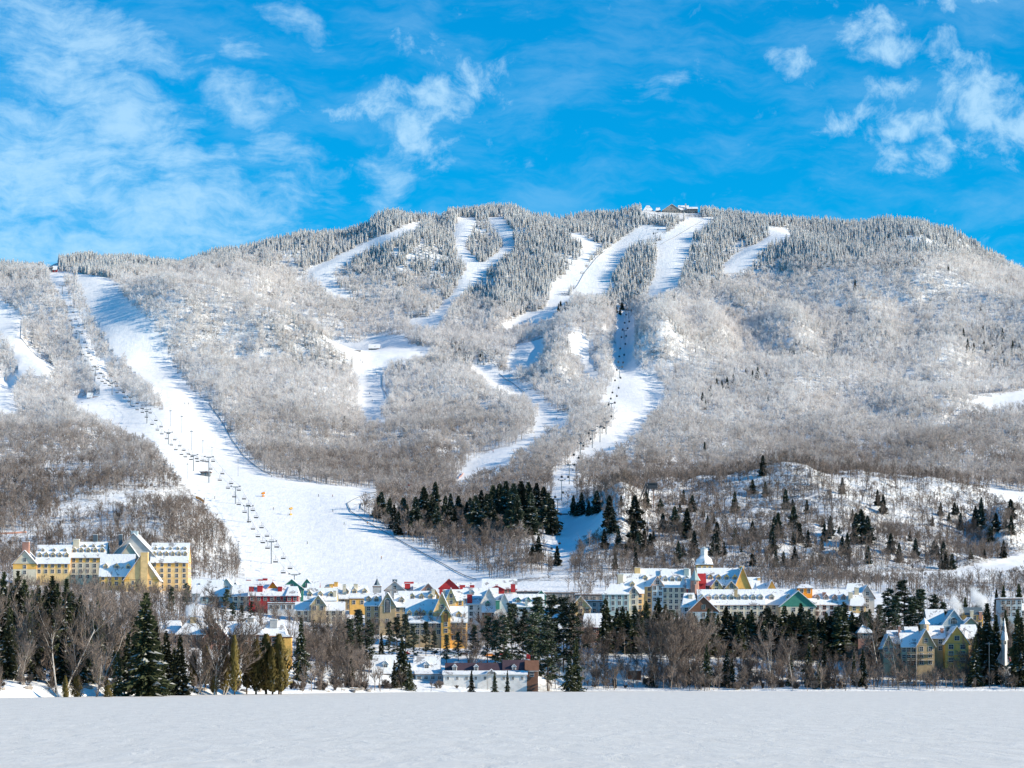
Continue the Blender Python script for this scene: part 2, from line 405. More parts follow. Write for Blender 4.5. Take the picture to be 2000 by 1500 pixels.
RUNS = {
 'main': [(92,535),(100,528),(150,533),(215,543),(250,590),(290,620),(318,665),(340,715),(372,760),(410,790),(440,830),(470,880),(520,925),(560,938),(640,948),(735,955),(738,975),(692,985),(706,1005),(760,1040),(860,1085),(965,1132),(930,1160),(600,1160),(480,1130),(462,1070),(430,1020),(388,980),(360,945),(330,915),(300,870),(230,838),(150,800),(138,772),(200,772),(170,715),(148,660),(130,600),(105,555)],
 'far_left': [(-120,575),(0,585),(25,600),(45,625),(42,660),(75,690),(108,720),(95,738),(50,727),(30,745),(25,780),(38,812),(0,812),(-120,790)],
 'upper_left': [(598,525),(640,510),(700,480),(760,455),(800,437),(828,432),(815,447),(760,470),(710,492),(672,514),(648,532),(662,562),(695,585),(650,577),(620,552)],
 'fork': [(893,425),(930,425),(908,480),(935,512),(952,512),(972,492),(985,475),(972,455),(950,425),(982,423),(1000,450),(1005,480),(987,497),(952,527),(932,547),(902,572),(877,602),(852,640),(800,634),(798,622),(840,620),(863,595),(888,568),(898,545),(912,520),(892,490),(886,460)],
 'summit_wide': [(1255,440),(1303,442),(1300,452),(1262,466),(1228,482),(1217,502),(1192,542),(1187,567),(1172,580),(1115,578),(1125,555),(1148,520),(1178,492),(1215,465)],
 'summit_narrow': [(1130,455),(1165,475),(1182,476),(1152,500),(1127,548),(1110,568),(1072,578),(1078,555),(1108,530),(1138,497),(1138,475),(1108,455)],
 'summit_right': [(1345,427),(1398,424),(1373,445),(1354,457),(1348,482),(1334,522),(1322,565),(1290,580),(1258,584),(1278,540),(1283,500),(1282,475),(1308,450),(1335,432)],
 'shoulder': [(1498,443),(1535,445),(1548,462),(1512,472),(1482,492),(1464,522),(1438,533),(1410,536),(1412,518),(1440,493),(1480,475),(1503,460)],
 'lodge_clearing': [(635,664),(700,670),(725,655),(787,655),(802,673),(842,680),(840,697),(800,703),(762,706),(750,735),(759,780),(740,802),(757,832),(720,827),(703,797),(695,730),(688,697),(662,682)],
 'middle_bend': [(992,695),(1015,672),(1062,660),(1062,680),(1050,712),(1002,725),(990,712)],
 'middle_gap': [(1108,653),(1133,648),(1153,668),(1153,702),(1118,692)],
 'middle_traverse': [(915,716),(965,712),(992,735),(1012,750),(1034,767),(1020,774),(985,767),(948,747)],
 'traverse': [(985,634),(1028,610),(1085,604),(1078,624),(1032,630),(1000,645)],
 'lift_run': [(1203,598),(1238,618),(1242,660),(1234,700),(1248,720),(1278,735),(1300,760),(1292,790),(1267,822),(1242,852),(1212,872),(1170,887),(1130,898),(1122,925),(1118,965),(1085,985),(1078,930),(1112,905),(1135,880),(1180,850),(1205,812),(1192,795),(1170,785),(1188,760),(1203,740),(1195,700),(1203,650)],
 'lower_bend': [(890,938),(914,902),(958,880),(992,872),(1005,890),(990,922),(950,922),(910,937)],
 'lower_link': [(1040,825),(1062,792),(1115,812),(1108,832),(1070,842),(1050,852)],
 'base_clearing': [(1030,1000),(1080,985),(1175,1000),(1190,1030),(1130,1060),(1110,1105),(1080,1105),(1075,1070),(1030,1045)],
 'connector_high': [(1076,576),(1122,578),(1092,610),(1058,614)],
 'connector_mid': [(1130,698),(1153,700),(1172,742),(1152,742)],
 'connector_low': [(1012,764),(1036,758),(1082,800),(1062,808)],
 'connector_foot': [(1046,842),(1072,846),(1012,888),(984,882)],
 'right_clearing': [(1885,782),(2000,762),(2120,755),(2120,790),(2000,792),(1930,797)],
 'right_track': [(1905,948),(2000,962),(2120,970),(2120,990),(2000,984),(1950,972)],
 'right_road': [(1700,1118),(1850,1115),(2000,1082),(2120,1075),(2120,1110),(2000,1112),(1850,1128),(1700,1126)],
}
def inpoly(x, y, poly):
    x = np.asarray(x, float); y = np.asarray(y, float); r_ = np.zeros(x.shape, bool); n = len(poly)
    for i in range(n):
        x0, y0 = poly[i]; x1, y1 = poly[(i + 1) % n]
        if y0 == y1: continue
        c = ((y0 > y) != (y1 > y)) & (x < (x1 - x0) * (y - y0) / (y1 - y0) + x0)
        r_ ^= c
    return r_
ISLANDS = [  # stands of trees inside the runs
 [(122,540),(150,540),(168,590),(200,650),(235,715),(222,722),(185,690),(160,630),(135,580)],
 [(205,690),(240,700),(268,735),(312,775),(318,800),(282,795),(235,765),(210,735)],
 [(-20,640),(25,680),(35,730),(12,745),(-20,700)],
]
def on_run(px, py):
    r_ = np.zeros(np.shape(px), bool)
    for p in RUNS.values(): r_ |= inpoly(px, py, p)
    for p in ISLANDS: r_ &= ~inpoly(px, py, p)
    return r_
PYG = HZ - (ZG - CH) * F / YG
runm = on_run(np.broadcast_to(PXS[None, :], PYG.shape), PYG).astype(float)
runs_s = np.clip(smooth(smooth(runm, 6, 0), 4, 1) * 1.5, 0, 1)
tN = tt[:, None]
amp_far = np.clip((YG - 2000) / 500, 0, 1) * np.clip((22.0 - tN) / 1.0, 0, 1)
amp_far = amp_far * (1 - .85 * np.exp(-((PXS[None, :] - 1310) / 70) ** 2) * np.clip((tN - 19.5) / 1.0, 0, 1))
ZG = ZG + amp_far * (1 - .55 * runs_s) * (fbm(XG, YG, 330, 4) * 34 + fbm(XG + 900, YG, 120, 3) * 20 + fbm(XG + YG * .12 + 400, YG * .3, 95, 3) * 30)
kn = np.clip((PXS[None, :] - 1150) / 120, 0, 1) * np.clip((YG - 1600) / 60, 0, 1) * np.clip((2070 - YG) / 50, 0, 1)
ZG = ZG + kn * (fbm(XG, YG, 62, 5, .6) * 23) * (1 - .7 * runs_s)
kl = np.clip((430 - PXS[None, :]) / 80, 0, 1) * np.clip((YG - 1560) / 60, 0, 1) * np.clip((2000 - YG) / 60, 0, 1)
ZG = ZG + kl * fbm(XG + 300, YG, 90, 4, .5) * 14 * (1 - runs_s)
bk = np.clip((YG - TY[1][None, :]) / 12, 0, 1) * np.clip((1260 - YG) / 200, 0, 1)
ZG = ZG + bk * fbm(XG, YG, 16, 4, .55) * 3.4
# gully whose right wall throws the blue shade over the upper lift run
def ridge_bump(px0, px1, py0, py1, hgt, w):
    s_ = np.clip((PYG - py0) / (py1 - py0), 0, 1); cx = px0 + (px1 - px0) * s_
    wy = np.exp(-(np.clip(np.abs(PYG - (py0 + py1) / 2) - (py1 - py0) / 2, 0, 999) / 18) ** 2)
    return hgt * wy * np.exp(-((PXS[None, :] - cx) / w) ** 2)
far = np.clip((YG - 1500) / 100, 0, 1)
ZG = ZG + far * (ridge_bump(1292, 1296, 612, 700, 25, 40) - ridge_bump(1222, 1215, 600, 710, 12, 22))
ZG = ZG + far * (ridge_bump(1214, 1212, 985, 1050, 14, 36) - ridge_bump(1110, 1090, 985, 1090, 6, 50))
ZG = ZG + far * (ridge_bump(1540, 1570, 610, 700, 14, 42) + ridge_bump(1385, 1395, 630, 680, 12, 36) + ridge_bump(1700, 1725, 590, 660, 12, 42) - ridge_bump(1450, 1460, 600, 690, 8, 50))
ZG = ZG + far * (ridge_bump(1120, 1085, 665, 740, 13, 28) + ridge_bump(985, 965, 560, 640, 12, 30))
ZG = ZG + far * (ridge_bump(1840, 1850, 640, 700, 14, 60))
ZG = ZG + far * (ridge_bump(1960, 1960, 1010, 1060, 10, 40) - ridge_bump(1900, 1900, 1010, 1060, 5, 40))
PYG = HZ - (ZG - CH) * F / YG

def colinterp(px):
    f = (px - PXS[0]) / (PXS[1] - PXS[0]); i = int(min(max(math.floor(f), 0), NC - 2)); return i, f - i
def gz(px, Y):
    i, f = colinterp(px)
    return (1 - f) * np.interp(Y, YG[:, i], ZG[:, i]) + f * np.interp(Y, YG[:, i + 1], ZG[:, i + 1])
def gxy(x, y): return float(gz(x / y * F + 1000, y))
def P3(px, py, Y):
    """point at distance Y seen at photo pixel px,py"""
    return Vector(((px - 1000) / F * Y, Y, CH + (HZ - py) / F * Y))
def on_ground(px, py):
    """the visible ground seen at photo pixel px,py"""
    i, f = colinterp(px)
    y = YG[:, i] * (1 - f) + YG[:, i + 1] * f; z = ZG[:, i] * (1 - f) + ZG[:, i + 1] * f
    pp = HZ - (z - CH) * F / y
    k = np.argmax(pp <= py)
    if k <= 0: Yv = y[20]
    else:
        a = (pp[k - 1] - py) / max(pp[k - 1] - pp[k], 1e-9); Yv = y[k - 1] + a * (y[k] - y[k - 1])
    return Vector(((px - 1000) / F * Yv, Yv, float(np.interp(Yv, y, z))))
def stand(px, Y):
    return Vector(((px - 1000) / F * Y, Y, float(gz(px, Y))))

# faces of the terrain sheet go to the ski runs, the mountain or the village ground
V = np.stack([XG, YG, ZG], -1).reshape(-1, 3)
ii, jj = np.meshgrid(np.arange(NR - 1), np.arange(NC - 1), indexing='ij')
a = (ii * NC + jj).ravel()
Q = np.stack([a, a + 1, a + NC + 1, a + NC], 1)
cpx = (PXS[:-1] + PXS[1:]) / 2
cpx = np.broadcast_to(cpx[None, :], ii.shape).ravel()
cpy = (PYG[:-1, :-1] + PYG[1:, 1:]).ravel() / 2
cY = (YG[:-1, :-1] + YG[1:, 1:]).ravel() / 2
owner = np.zeros(len(Q), int)
owner[cY < 1560] = 1
names = list(RUNS)
for k, nme in enumerate(names):
    mk = inpoly(cpx, cpy, RUNS[nme]) & (cY > 1480) & (cY < 3760)
    owner[mk] = 2 + k
for p in ISLANDS: owner[inpoly(cpx, cpy, p) & (cY > 1560)] = 0
def sheet(name, Vv, Qq, material, **kw):
    used, inv = np.unique(Qq, return_inverse=True)
    me = bpy.data.meshes.new(name)
    me.vertices.add(len(used)); me.vertices.foreach_set('co', Vv[used].astype(np.float32).ravel())
    n = len(Qq)
    me.loops.add(n * 4); me.loops.foreach_set('vertex_index', inv.astype(np.int32).ravel())
    me.polygons.add(n); me.polygons.foreach_set('loop_start', np.arange(0, n * 4, 4, dtype=np.int32))
    me.polygons.foreach_set('loop_total', np.full(n, 4, dtype=np.int32))
    me.polygons.foreach_set('use_smooth', np.ones(n, bool))
    me.update(calc_edges=True); me.validate()
    me.materials.append(material)
    o = bpy.data.objects.new(name, me); COL.objects.link(o)
    return tag(o, **kw)
sheet('mountain', V, Q[owner == 0], M['wild'], kind='structure')
sheet('ground', V, Q[owner == 1], M['snow'], kind='structure')
for k, nme in enumerate(names):
    sel = owner == 2 + k
    if sel.any(): sheet('ski_run', V, Q[sel], M['run'], kind='structure')
# frozen lake, one sheet that runs under the shore and far out to both sides
lx = np.concatenate([np.linspace(-9000, -600, 12), np.linspace(-550, 550, 60), np.linspace(600, 9000, 12)])
ly = np.concatenate([np.linspace(-3000, 100, 8), np.linspace(130, 1300, 120), [2500, 9000]])
LX, LY = np.meshgrid(lx, ly)
LZ = np.where((LY > 100) & (LY < 1160) & (abs(LX) < 590), fbm(LX, LY, 40, 3) * .05, 0) - .01
LV = np.stack([LX, LY, LZ], -1).reshape(-1, 3)
a = (np.arange(len(ly) - 1)[:, None] * len(lx) + np.arange(len(lx) - 1)[None, :]).ravel()
LQ = np.stack([a, a + 1, a + len(lx) + 1, a + len(lx)], 1)
sheet('lake', LV, LQ, M['lake'], kind='structure')

# ------------------------------------------------------------------ tree meshes
def ribbon(mb, a, b, wa, wb, mi, rr, snow=None):
    """a thin two-sided blade for a twig"""
    a = Vector(a); b = Vector(b); d = b - a
    s = d.cross(Vector((rr.uniform(-1, 1), rr.uniform(-1, 1), rr.uniform(-.6, .6))))
    if s.length < 1e-5: s = Vector((1, 0, 0))
    s.normalize()
    if wb <= 0: mb.poly([a - s * wa, a + s * wa, b], mi)
    else: mb.poly([a - s * wa, a + s * wa, b + s * wb, b - s * wb], mi)

class TB(MB):
    def __init__(self): super().__init__(); self.sn = []
    def add(self, pts, s, mi=0):
        self.poly(pts, mi); self.sn.extend([s] * len(pts))
    def sync(self, s=0.0): self.sn.extend([s] * (len(self.v) - len(self.sn)))
    def data(self, name, mats):
        self.sync()
        me = super().data(name, mats)
        at = me.attributes.new('snow', 'FLOAT', 'POINT'); at.data.foreach_set('value', self.sn)
        return me

def far_conifer(seed):
    rr = random.Random(seed); t = TB()
    H = 10.0; w = rr.uniform(1.3, 1.8)
    t.tube((0, 0, -1), (0, 0, H * .9), .16, .05, 3, caps=False); t.sync(0.3)
    n = 9
    for k in range(n):
        z = H * (.06 + .9 * k / n); r_ = w * (1 - (k / n)) ** .8 * rr.uniform(.8, 1.2) + .15
        m_ = 6
        for i in range(m_):
            an = 2 * math.pi * (i + rr.random() * .8) / m_ + k
            ca, sa = math.cos(an), math.sin(an); dz = H / n
            tip = (ca * r_, sa * r_, z - .25)
            w2 = .5 * r_ + .12
            a_ = (-sa * w2 + ca * r_ * .3, ca * w2 + sa * r_ * .3, z + dz * .35); b_ = (sa * w2 + ca * r_ * .3, -ca * w2 + sa * r_ * .3, z + dz * .35)
            top = (0, 0, z + dz * 1.5)
            s = 1.0 if rr.random() < .9 else 0.2
            t.add([tip, a_, top], s * rr.uniform(.75, 1)); t.add([tip, top, b_], s * rr.uniform(.75, 1))
            t.add([tip, b_, (ca * .1, sa * .1, z)], 0.4)
    return t
def far_hardwood(seed, twigs=170, tw=.085, H=12.0, round_=1.0):
    rr = random.Random(seed); t = TB()
    lean = (rr.uniform(-.8, .8), rr.uniform(-.8, .8))
    t.tube((0, 0, -1), (lean[0] * .5, lean[1] * .5, H * .5), .19, .10, 3, caps=False)
    t.tube((lean[0] * .5, lean[1] * .5, H * .5), (lean[0], lean[1], H * .85), .10, .03, 3, caps=False); t.sync(.35)
    ends = []
    for k in range(12):
        f = rr.uniform(.25, .6); an = rr.uniform(0, 6.283)
        base = Vector((lean[0] * f, lean[1] * f, H * f))
        el = rr.uniform(.25, 1.2)
        L = H * rr.uniform(.26, .36)
        d = Vector((math.cos(an) * math.cos(el) * round_, math.sin(an) * math.cos(el) * round_, math.sin(el)))
        e = base + d * L
        ribbon(t, base, e, .075, .03, 0, rr); t.sync(.6)
        ends.append((base, e, d))
    lobes = [rr.uniform(0, 6.283) for _ in range(5)]
    for k in range(twigs):
        b0, e0, d0 = rr.choice(ends); p = b0.lerp(e0, rr.uniform(.45, 1.05))
        an = rr.choice(lobes) + rr.gauss(0, .7); el = rr.uniform(-.25, 1.35)
        d = (d0 * .75 + Vector((math.cos(an) * math.cos(el), math.sin(an) * math.cos(el), math.sin(el)))).normalized()
        ribbon(t, p, p + d * rr.uniform(.7, 1.9), tw * rr.uniform(.8, 1.6), 0, 0, rr); t.sync(rr.uniform(.75, 1.0))
    return t

def scatter(name, protos, pts, mats, label, cat='forest', loc=None):
    """one mesh holds the tree shapes and the standing points; its node group instances one on the other"""
    vs = []; fs = []; sn = []; pid = []
    for k, p in enumerate(protos):
        p.sync(); o_ = len(vs); vs.extend(p.v); fs.extend(tuple(i + o_ for i in f) for f in p.f)
        sn.extend(p.sn); pid.extend([k + 1] * len(p.v))
    n = len(pts['co']); nv = len(vs)
    me = bpy.data.meshes.new(name)
    me.from_pydata(vs + [tuple(c) for c in pts['co'].tolist()], [], fs)
    for m_ in mats: me.materials.append(m_)
    if any(any(p.m) for p in protos):
        me.polygons.foreach_set('material_index', [m_ for p in protos for m_ in p.m])
    at = me.attributes.new('snow', 'FLOAT', 'POINT'); at.data.foreach_set('value', sn + [0.0] * n)
    at = me.attributes.new('pid', 'INT', 'POINT'); at.data.foreach_set('value', pid + [0] * n)
    at = me.attributes.new('var', 'INT', 'POINT'); at.data.foreach_set('value', [0] * nv + [int(x) for x in np.random.RandomState(5).randint(0, len(protos), n)])
    at = me.attributes.new('rot', 'FLOAT_VECTOR', 'POINT'); A = np.zeros((nv + n, 3)); A[nv:] = pts['rot']; at.data.foreach_set('vector', A.ravel())
    at = me.attributes.new('scl', 'FLOAT_VECTOR', 'POINT'); A = np.ones((nv + n, 3)); A[nv:] = pts['scl']; at.data.foreach_set('vector', A.ravel())
    o = bpy.data.objects.new(name, me); COL.objects.link(o)
    tag(o, label, cat, None, 'stuff')
    tr = bpy.data.node_groups.new('stand_of_trees', 'GeometryNodeTree')
    tr.interface.new_socket('Geometry', in_out='INPUT', socket_type='NodeSocketGeometry')
    tr.interface.new_socket('Geometry', in_out='OUTPUT', socket_type='NodeSocketGeometry')
    N = tr.nodes; Lk = tr.links
    gi = N.new('NodeGroupInput'); go = N.new('NodeGroupOutput')
    def attr(nm, ty):
        a_ = N.new('GeometryNodeInputNamedAttribute'); a_.data_type = ty; a_.inputs[0].default_value = nm; return a_.outputs[0]
    pidn = attr('pid', 'INT')
    def sel(k):
        c = N.new('FunctionNodeCompare'); c.data_type = 'INT'; c.operation = 'EQUAL'
        Lk.new(pidn, c.inputs[2]); c.inputs[3].default_value = k
        s = N.new('GeometryNodeSeparateGeometry'); s.domain = 'POINT'
        Lk.new(gi.outputs[0], s.inputs[0]); Lk.new(c.outputs[0], s.inputs[1]); return s.outputs[0]
    jn = N.new('GeometryNodeJoinGeometry')
    for k in range(len(protos)):
        ti = N.new('GeometryNodeGeometryToInstance'); Lk.new(sel(k + 1), ti.inputs[0]); Lk.new(ti.outputs[0], jn.inputs[0])
    ip = N.new('GeometryNodeInstanceOnPoints')
    Lk.new(sel(0), ip.inputs['Points']); Lk.new(jn.outputs[0], ip.inputs['Instance'])
    ip.inputs['Pick Instance'].default_value = True
    Lk.new(attr('var', 'INT'), ip.inputs['Instance Index'])
    Lk.new(attr('rot', 'FLOAT_VECTOR'), ip.inputs['Rotation']); Lk.new(attr('scl', 'FLOAT_VECTOR'), ip.inputs['Scale'])
    Lk.new(ip.outputs[0], go.inputs[0])
    md = o.modifiers.new('stand', 'NODES'); md.node_group = tr
    return o

# candidate standing points spread evenly over the terrain
NP = np.random.RandomState(3)
def candidates(density, tmin, tmax, pxmin=-120, pxmax=2120):
    r0 = int(tmin * SUB); r1 = int(tmax * SUB); c0 = int(np.searchsorted(PXS, pxmin)) - 1; c1 = int(np.searchsorted(PXS, pxmax)) + 1
    area = (XG[r0:r1, c0 + 1:c1 + 1] - XG[r0:r1, c0:c1]) * (YG[r0 + 1:r1 + 1, c0:c1] - YG[r0:r1, c0:c1])
    n = int(area.sum() * density); pr = (area / area.sum()).ravel()
    idx = NP.choice(len(pr), n, p=pr); i = idx // area.shape[1] + r0; j = idx % area.shape[1] + c0
    fi = NP.rand(n); fj = NP.rand(n)
    def bl(A): return (A[i, j] * (1 - fj) + A[i, j + 1] * fj) * (1 - fi) + (A[i + 1, j] * (1 - fj) + A[i + 1, j + 1] * fj) * fi
    co = np.stack([bl(XG), bl(YG), bl(ZG)], 1)
    px = co[:, 0] / co[:, 1] * F + 1000; py = HZ - (co[:, 2] - CH) * F / co[:, 1]
    return co, px, py
def clear_of_runs(co, px, py, h):
    hp = h * F / co[:, 1]
    return ~(on_run(px, py) | on_run(px, py - hp * .6))
def pack(co, smin, smax, tall=(.9, 1.15)):
    n = len(co); s = NP.uniform(smin, smax, n); rot = np.zeros((n, 3)); rot[:, 2] = NP.uniform(0, 6.283, n); rot[:, :2] = NP.normal(0, .045, (n, 2))
    return dict(co=co, rot=rot, scl=np.stack([s, s, s * NP.uniform(tall[0], tall[1], n)], 1))
# ------------------------------------------------------------------ far-off woods
def shelf(px, py):     # open snow shelves on the slope above the hotel
    a_ = (px > 120) & (px < 385) & (np.abs(py - np.interp(px, [120, 250, 385], [1000, 975, 968])) < 17)
    b_ = (px > 10) & (px < 320) & (np.abs(py - np.interp(px, [10, 150, 320], [1050, 1035, 1040])) < 11)
    c_ = (px > 80) & (px < 200) & (np.abs(py - 928) < 10)
    return (a_ | b_ | c_) & (NP.rand(len(px)) < .86)
def tree_line(px):     # photo row (ground) above which the trees are conifers
    return np.interp(px, [0, 200, 330, 420, 500, 640, 800, 870, 1000, 1080, 1250, 1350, 1450, 1600, 1750, 1900, 2000], [545, 545, 540, 522, 512, 535, 565, 585, 630, 610, 590, 572, 545, 515, 502, 515, 535])
co, px, py = candidates(1 / 15.0, 13, 23.4)
ok = clear_of_runs(co, px, py, 9) & (NP.rand(len(px)) < np.interp(fbm(co[:, 0], co[:, 1], 38, 3), [-.18, -.02], [.25, 1.0]))
mixn = fbm(co[:, 0], co[:, 1], 60, 3) * np.where(px < 480, 16, 70)
con = ok & (py < tree_line(px) + mixn * .9)
keep = con & ~((px > 1252) & (px < 1368) & (py < 429)) & ~((px > 84) & (px < 114) & (py < 540))
scatter('conifer_forest', [far_conifer(s) for s in range(5)], pack(co[keep], .65, 1.25), [M['far_conifer']],
        'snow-crusted conifer forest covering the upper mountain up to the skyline')
co, px, py = candidates(1 / 17.0, 8.6, 20.6)
ok = clear_of_runs(co, px, py, 10)
mixn = fbm(co[:, 0], co[:, 1], 60, 3) * 70
mixn = np.where(px < 480, mixn * .3, mixn)
hw = ok & (py > tree_line(px) + mixn * .9 - 12)
low = co[:, 1] < 2065      # below the main wood: only beside the hotel slope and east of the ski slope
edge = np.interp(px, [0, 150, 300, 380], [965, 955, 945, 925])
wl_ = (px < 400) & ((py < edge + fbm(co[:, 0], co[:, 1], 40, 3) * 60) | (NP.rand(len(px)) < .2))
wm_ = (px > 700) & (px < 1120) & (NP.rand(len(px)) < np.interp(py, [940, 1000, 1120], [.75, .4, .3]))
hw &= ~low | wl_ | wm_
big = NP.rand(len(px)) < .50
thin = NP.rand(len(px)) < np.where(py > 850, np.where(px < 420, .36, .54), .62)
thin &= ~shelf(px, py)
hp_ = [far_hardwood(50 + s) for s in range(6)]
up = py < 760 + fbm(co[:, 0], co[:, 1], 150, 3) * 120
scatter('frosted_forest', hp_, pack(co[hw & up & big], .7, 1.3), [M['far_hardwood']],
        'frosted pale leafless woods across the middle of the mountain')
scatter('bare_forest', hp_, pack(co[hw & ~up & thin], .75, 1.25), [M['far_hardwood']],
        'grey-brown leafless woods along the foot of the mountain')
co, px, py = candidates(1 / 60.0, 15.0, 20.6)
ok = clear_of_runs(co, px, py, 9) & (fbm(co[:, 0] + 70, co[:, 1], 90, 3) > .06) & (py > tree_line(px))
scatter('mixed_conifer_forest', [far_conifer(s + 9) for s in range(3)], pack(co[ok], .6, 1.1), [M['far_conifer']],
        'scattered frosted conifers among the leafless woods of the mountainside')
# thin woods on the lower knolls
co, px, py = candidates(1 / 22.0, 6.8, 11.6)
ok = clear_of_runs(co, px, py, 9) & ~shelf(px, py)
ok &= ((px > 1150) | (px < 470) | ((px > 720) & (py < 1130)) )
ok &= NP.rand(len(px)) < np.interp(fbm(co[:, 0] + 500, co[:, 1], 45, 3), [-.2, .2], [.25, 1.0])
lp = [far_hardwood(80 + s, 95, .05, 12.0, .8) for s in range(5)]
scatter('knoll_woods', lp, pack(co[ok], .6, 1.05, (.95, 1.3)), [M['twig']],
        'thin leafless woods standing on the snowy knolls above the village')

co, px, py = candidates(1 / 12.0, 7.0, 11.6)
ok = ~on_run(px, py) & ~shelf(px, py) & ((px > 1130) | (px < 440)) & (NP.rand(len(px)) < np.interp(fbm(co[:, 0] + 40, co[:, 1], 26, 3), [-.12, .16], [.04, 1.0]))
scatter('knoll_brush', [far_hardwood(140 + s, 70, .05, 5.0) for s in range(4)], pack(co[ok], .25, .8, (.8, 1.3)), [M['twig']],
        'low brush and saplings scattered over the snowy knolls', 'brush')
# ------------------------------------------------------------------ nearer trees, one object each
def spruce_mesh(seed, H=20.0, rad=3.0, droop=.35, bare=.06):
    """trunk and crown of a spruce: whorls of drooping boughs carrying tufts"""
    rr = random.Random(seed); tr = TB(); cr = TB()
    tr.tube((0, 0, -1.5), (0, 0, H * .97), .028 * H * .45, .03, 6, caps=False)
    z = H * bare; an0 = 0
    while z < H * .985:
        f = (z / H - bare) / (1 - bare)
        L = rad * ((1 - f) ** .95) * rr.uniform(.62, 1.12) * (1 + .22 * math.sin(z * 1.7 + seed)) + .05
        nb = 9 if f < .7 else 6
        an0 += .7
        for i in range(nb):
            an = an0 + 6.283 * i / nb + rr.uniform(-.25, .25); l = L * rr.uniform(.55, 1.2)
            if rr.random() < .1: continue
            ca, sa = math.cos(an), math.sin(an); D = Vector((ca, sa, 0)); S = Vector((-sa, ca, 0))
            p0 = Vector((0, 0, z)); lift = rr.uniform(-.05, .12)
            prev = p0
            nt_ = max(2 if l > .5 else 1, int(l / .62))
            for k in range(nt_):
                q = (k + 1) / nt_
                p = p0 + D * (l * q) + Vector((0, 0, l * (lift * q - droop * q * q)))
                w = (.34 + .42 * (1 - q)) * (.6 + .4 * rad / 3) * rr.uniform(.75, 1.25) * min(1, .12 + (1 - f) * 2.6)
                sn = (1.0 if rr.random() < .22 else 0.0) * rr.uniform(.6, 1)
                tip = p + D * .38 * min(1, .1 + (1 - f) * 2.5) + Vector((0, 0, -.1)); sd = rr.uniform(-.3, .3)
                a_ = prev + S * w + Vector((0, 0, -.22 + sd * .5)); b_ = prev - S * w + Vector((0, 0, -.22 - sd * .5)); c = prev + Vector((0, 0, .16))
                cr.add([tip, a_, c], sn); cr.add([tip, c, b_], sn)
                cr.add([p + S * w * .8 + D * .3, p + Vector((0, 0, -.55 - .2 * rr.random())), p - D * .4 + S * .1], 0)
                cr.add([p - S * w * .8 + D * .3, p + Vector((0, 0, -.5)), p - D * .4 - S * .1], 0)
                prev = p
        z += rr.uniform(.34, .52) * (1.0 if H > 12 else .7)
    return tr, cr
def pine_mesh(seed, H=20.0, rad=4.2):
    rr = random.Random(seed); tr = TB(); cr = TB()
    tr.tube((0, 0, -1.5), (rr.uniform(-.5, .5), 0, H * .95), .26, .06, 6, caps=False)
    for k in range(85):
        f = rr.uniform(.09, 1.0) ** .85; z = H * f; an = rr.uniform(0, 6.283)
        l = rad * (1.04 - f) ** .6 * rr.uniform(.35, 1.15)
        e = Vector((math.cos(an) * l, math.sin(an) * l, z + l * rr.uniform(-.15, .35)))
        tr.tube((0, 0, z * .97), e, .07, .03, 3, caps=False)
        for c in range(3):
            ce = Vector((0, 0, z)).lerp(e, rr.uniform(.5, 1.1)) + Vector((rr.uniform(-.6, .6), rr.uniform(-.6, .6), rr.uniform(-.2, .5)))
            rx = rr.uniform(.7, 1.25)
            for i in range(24):
                a_ = rr.uniform(0, 6.283); el = rr.uniform(-.5, 1.4)
                d = Vector((math.cos(a_) * math.cos(el) * rx, math.sin(a_) * math.cos(el) * rx, math.sin(el) * rx * .55))
                s = d.cross(Vector((rr.uniform(-1, 1), rr.uniform(-1, 1), rr.uniform(-1, 1))))
                s = s.normalized() * rr.uniform(.1, .22) if s.length > .01 else Vector((.15, 0, 0))
                cr.add([ce + d * .15 + s, ce + d * .15 - s, ce + d * rr.uniform(.8, 1.15)], 1.0 if rr.random() < .16 else 0)
    return tr, cr
def cedar_mesh(seed, H=12.0, rad=1.7):
    rr = random.Random(seed); tr = TB(); cr = TB()
    tr.tube((0, 0, -1.5), (0, 0, H * .9), .18, .04, 5, caps=False)
    for s in range(3):
        tr.tube((0, 0, H * .1 * s), (rr.uniform(-.8, .8), rr.uniform(-.5, .5), H * (.5 + .1 * s)), .09, .03, 4, caps=False)
    for k in range(1500):
        f = rr.random() ** .85; z = H * (.12 + .88 * f)
        prof = rad * min(1, (f * 5 + .25)) * (1 - f ** 2.2) ** .8 + .08
        an = rr.uniform(0, 6.283); r_ = prof * (rr.random() ** .45) * (1 + .25 * math.sin(an * 3 + z))
        p = Vector((math.cos(an) * r_, math.sin(an) * r_, z)); t_ = Vector((-math.sin(an), math.cos(an), rr.uniform(-.5, .5)))
        up = Vector((math.cos(an) * .35, math.sin(an) * .35, 1)) * rr.uniform(.35, .8)
        w = rr.uniform(.12, .26)
        cr.add([p - t_ * w, p + t_ * w, p + up], 1.0 if rr.random() < .05 else 0)
    return tr, cr
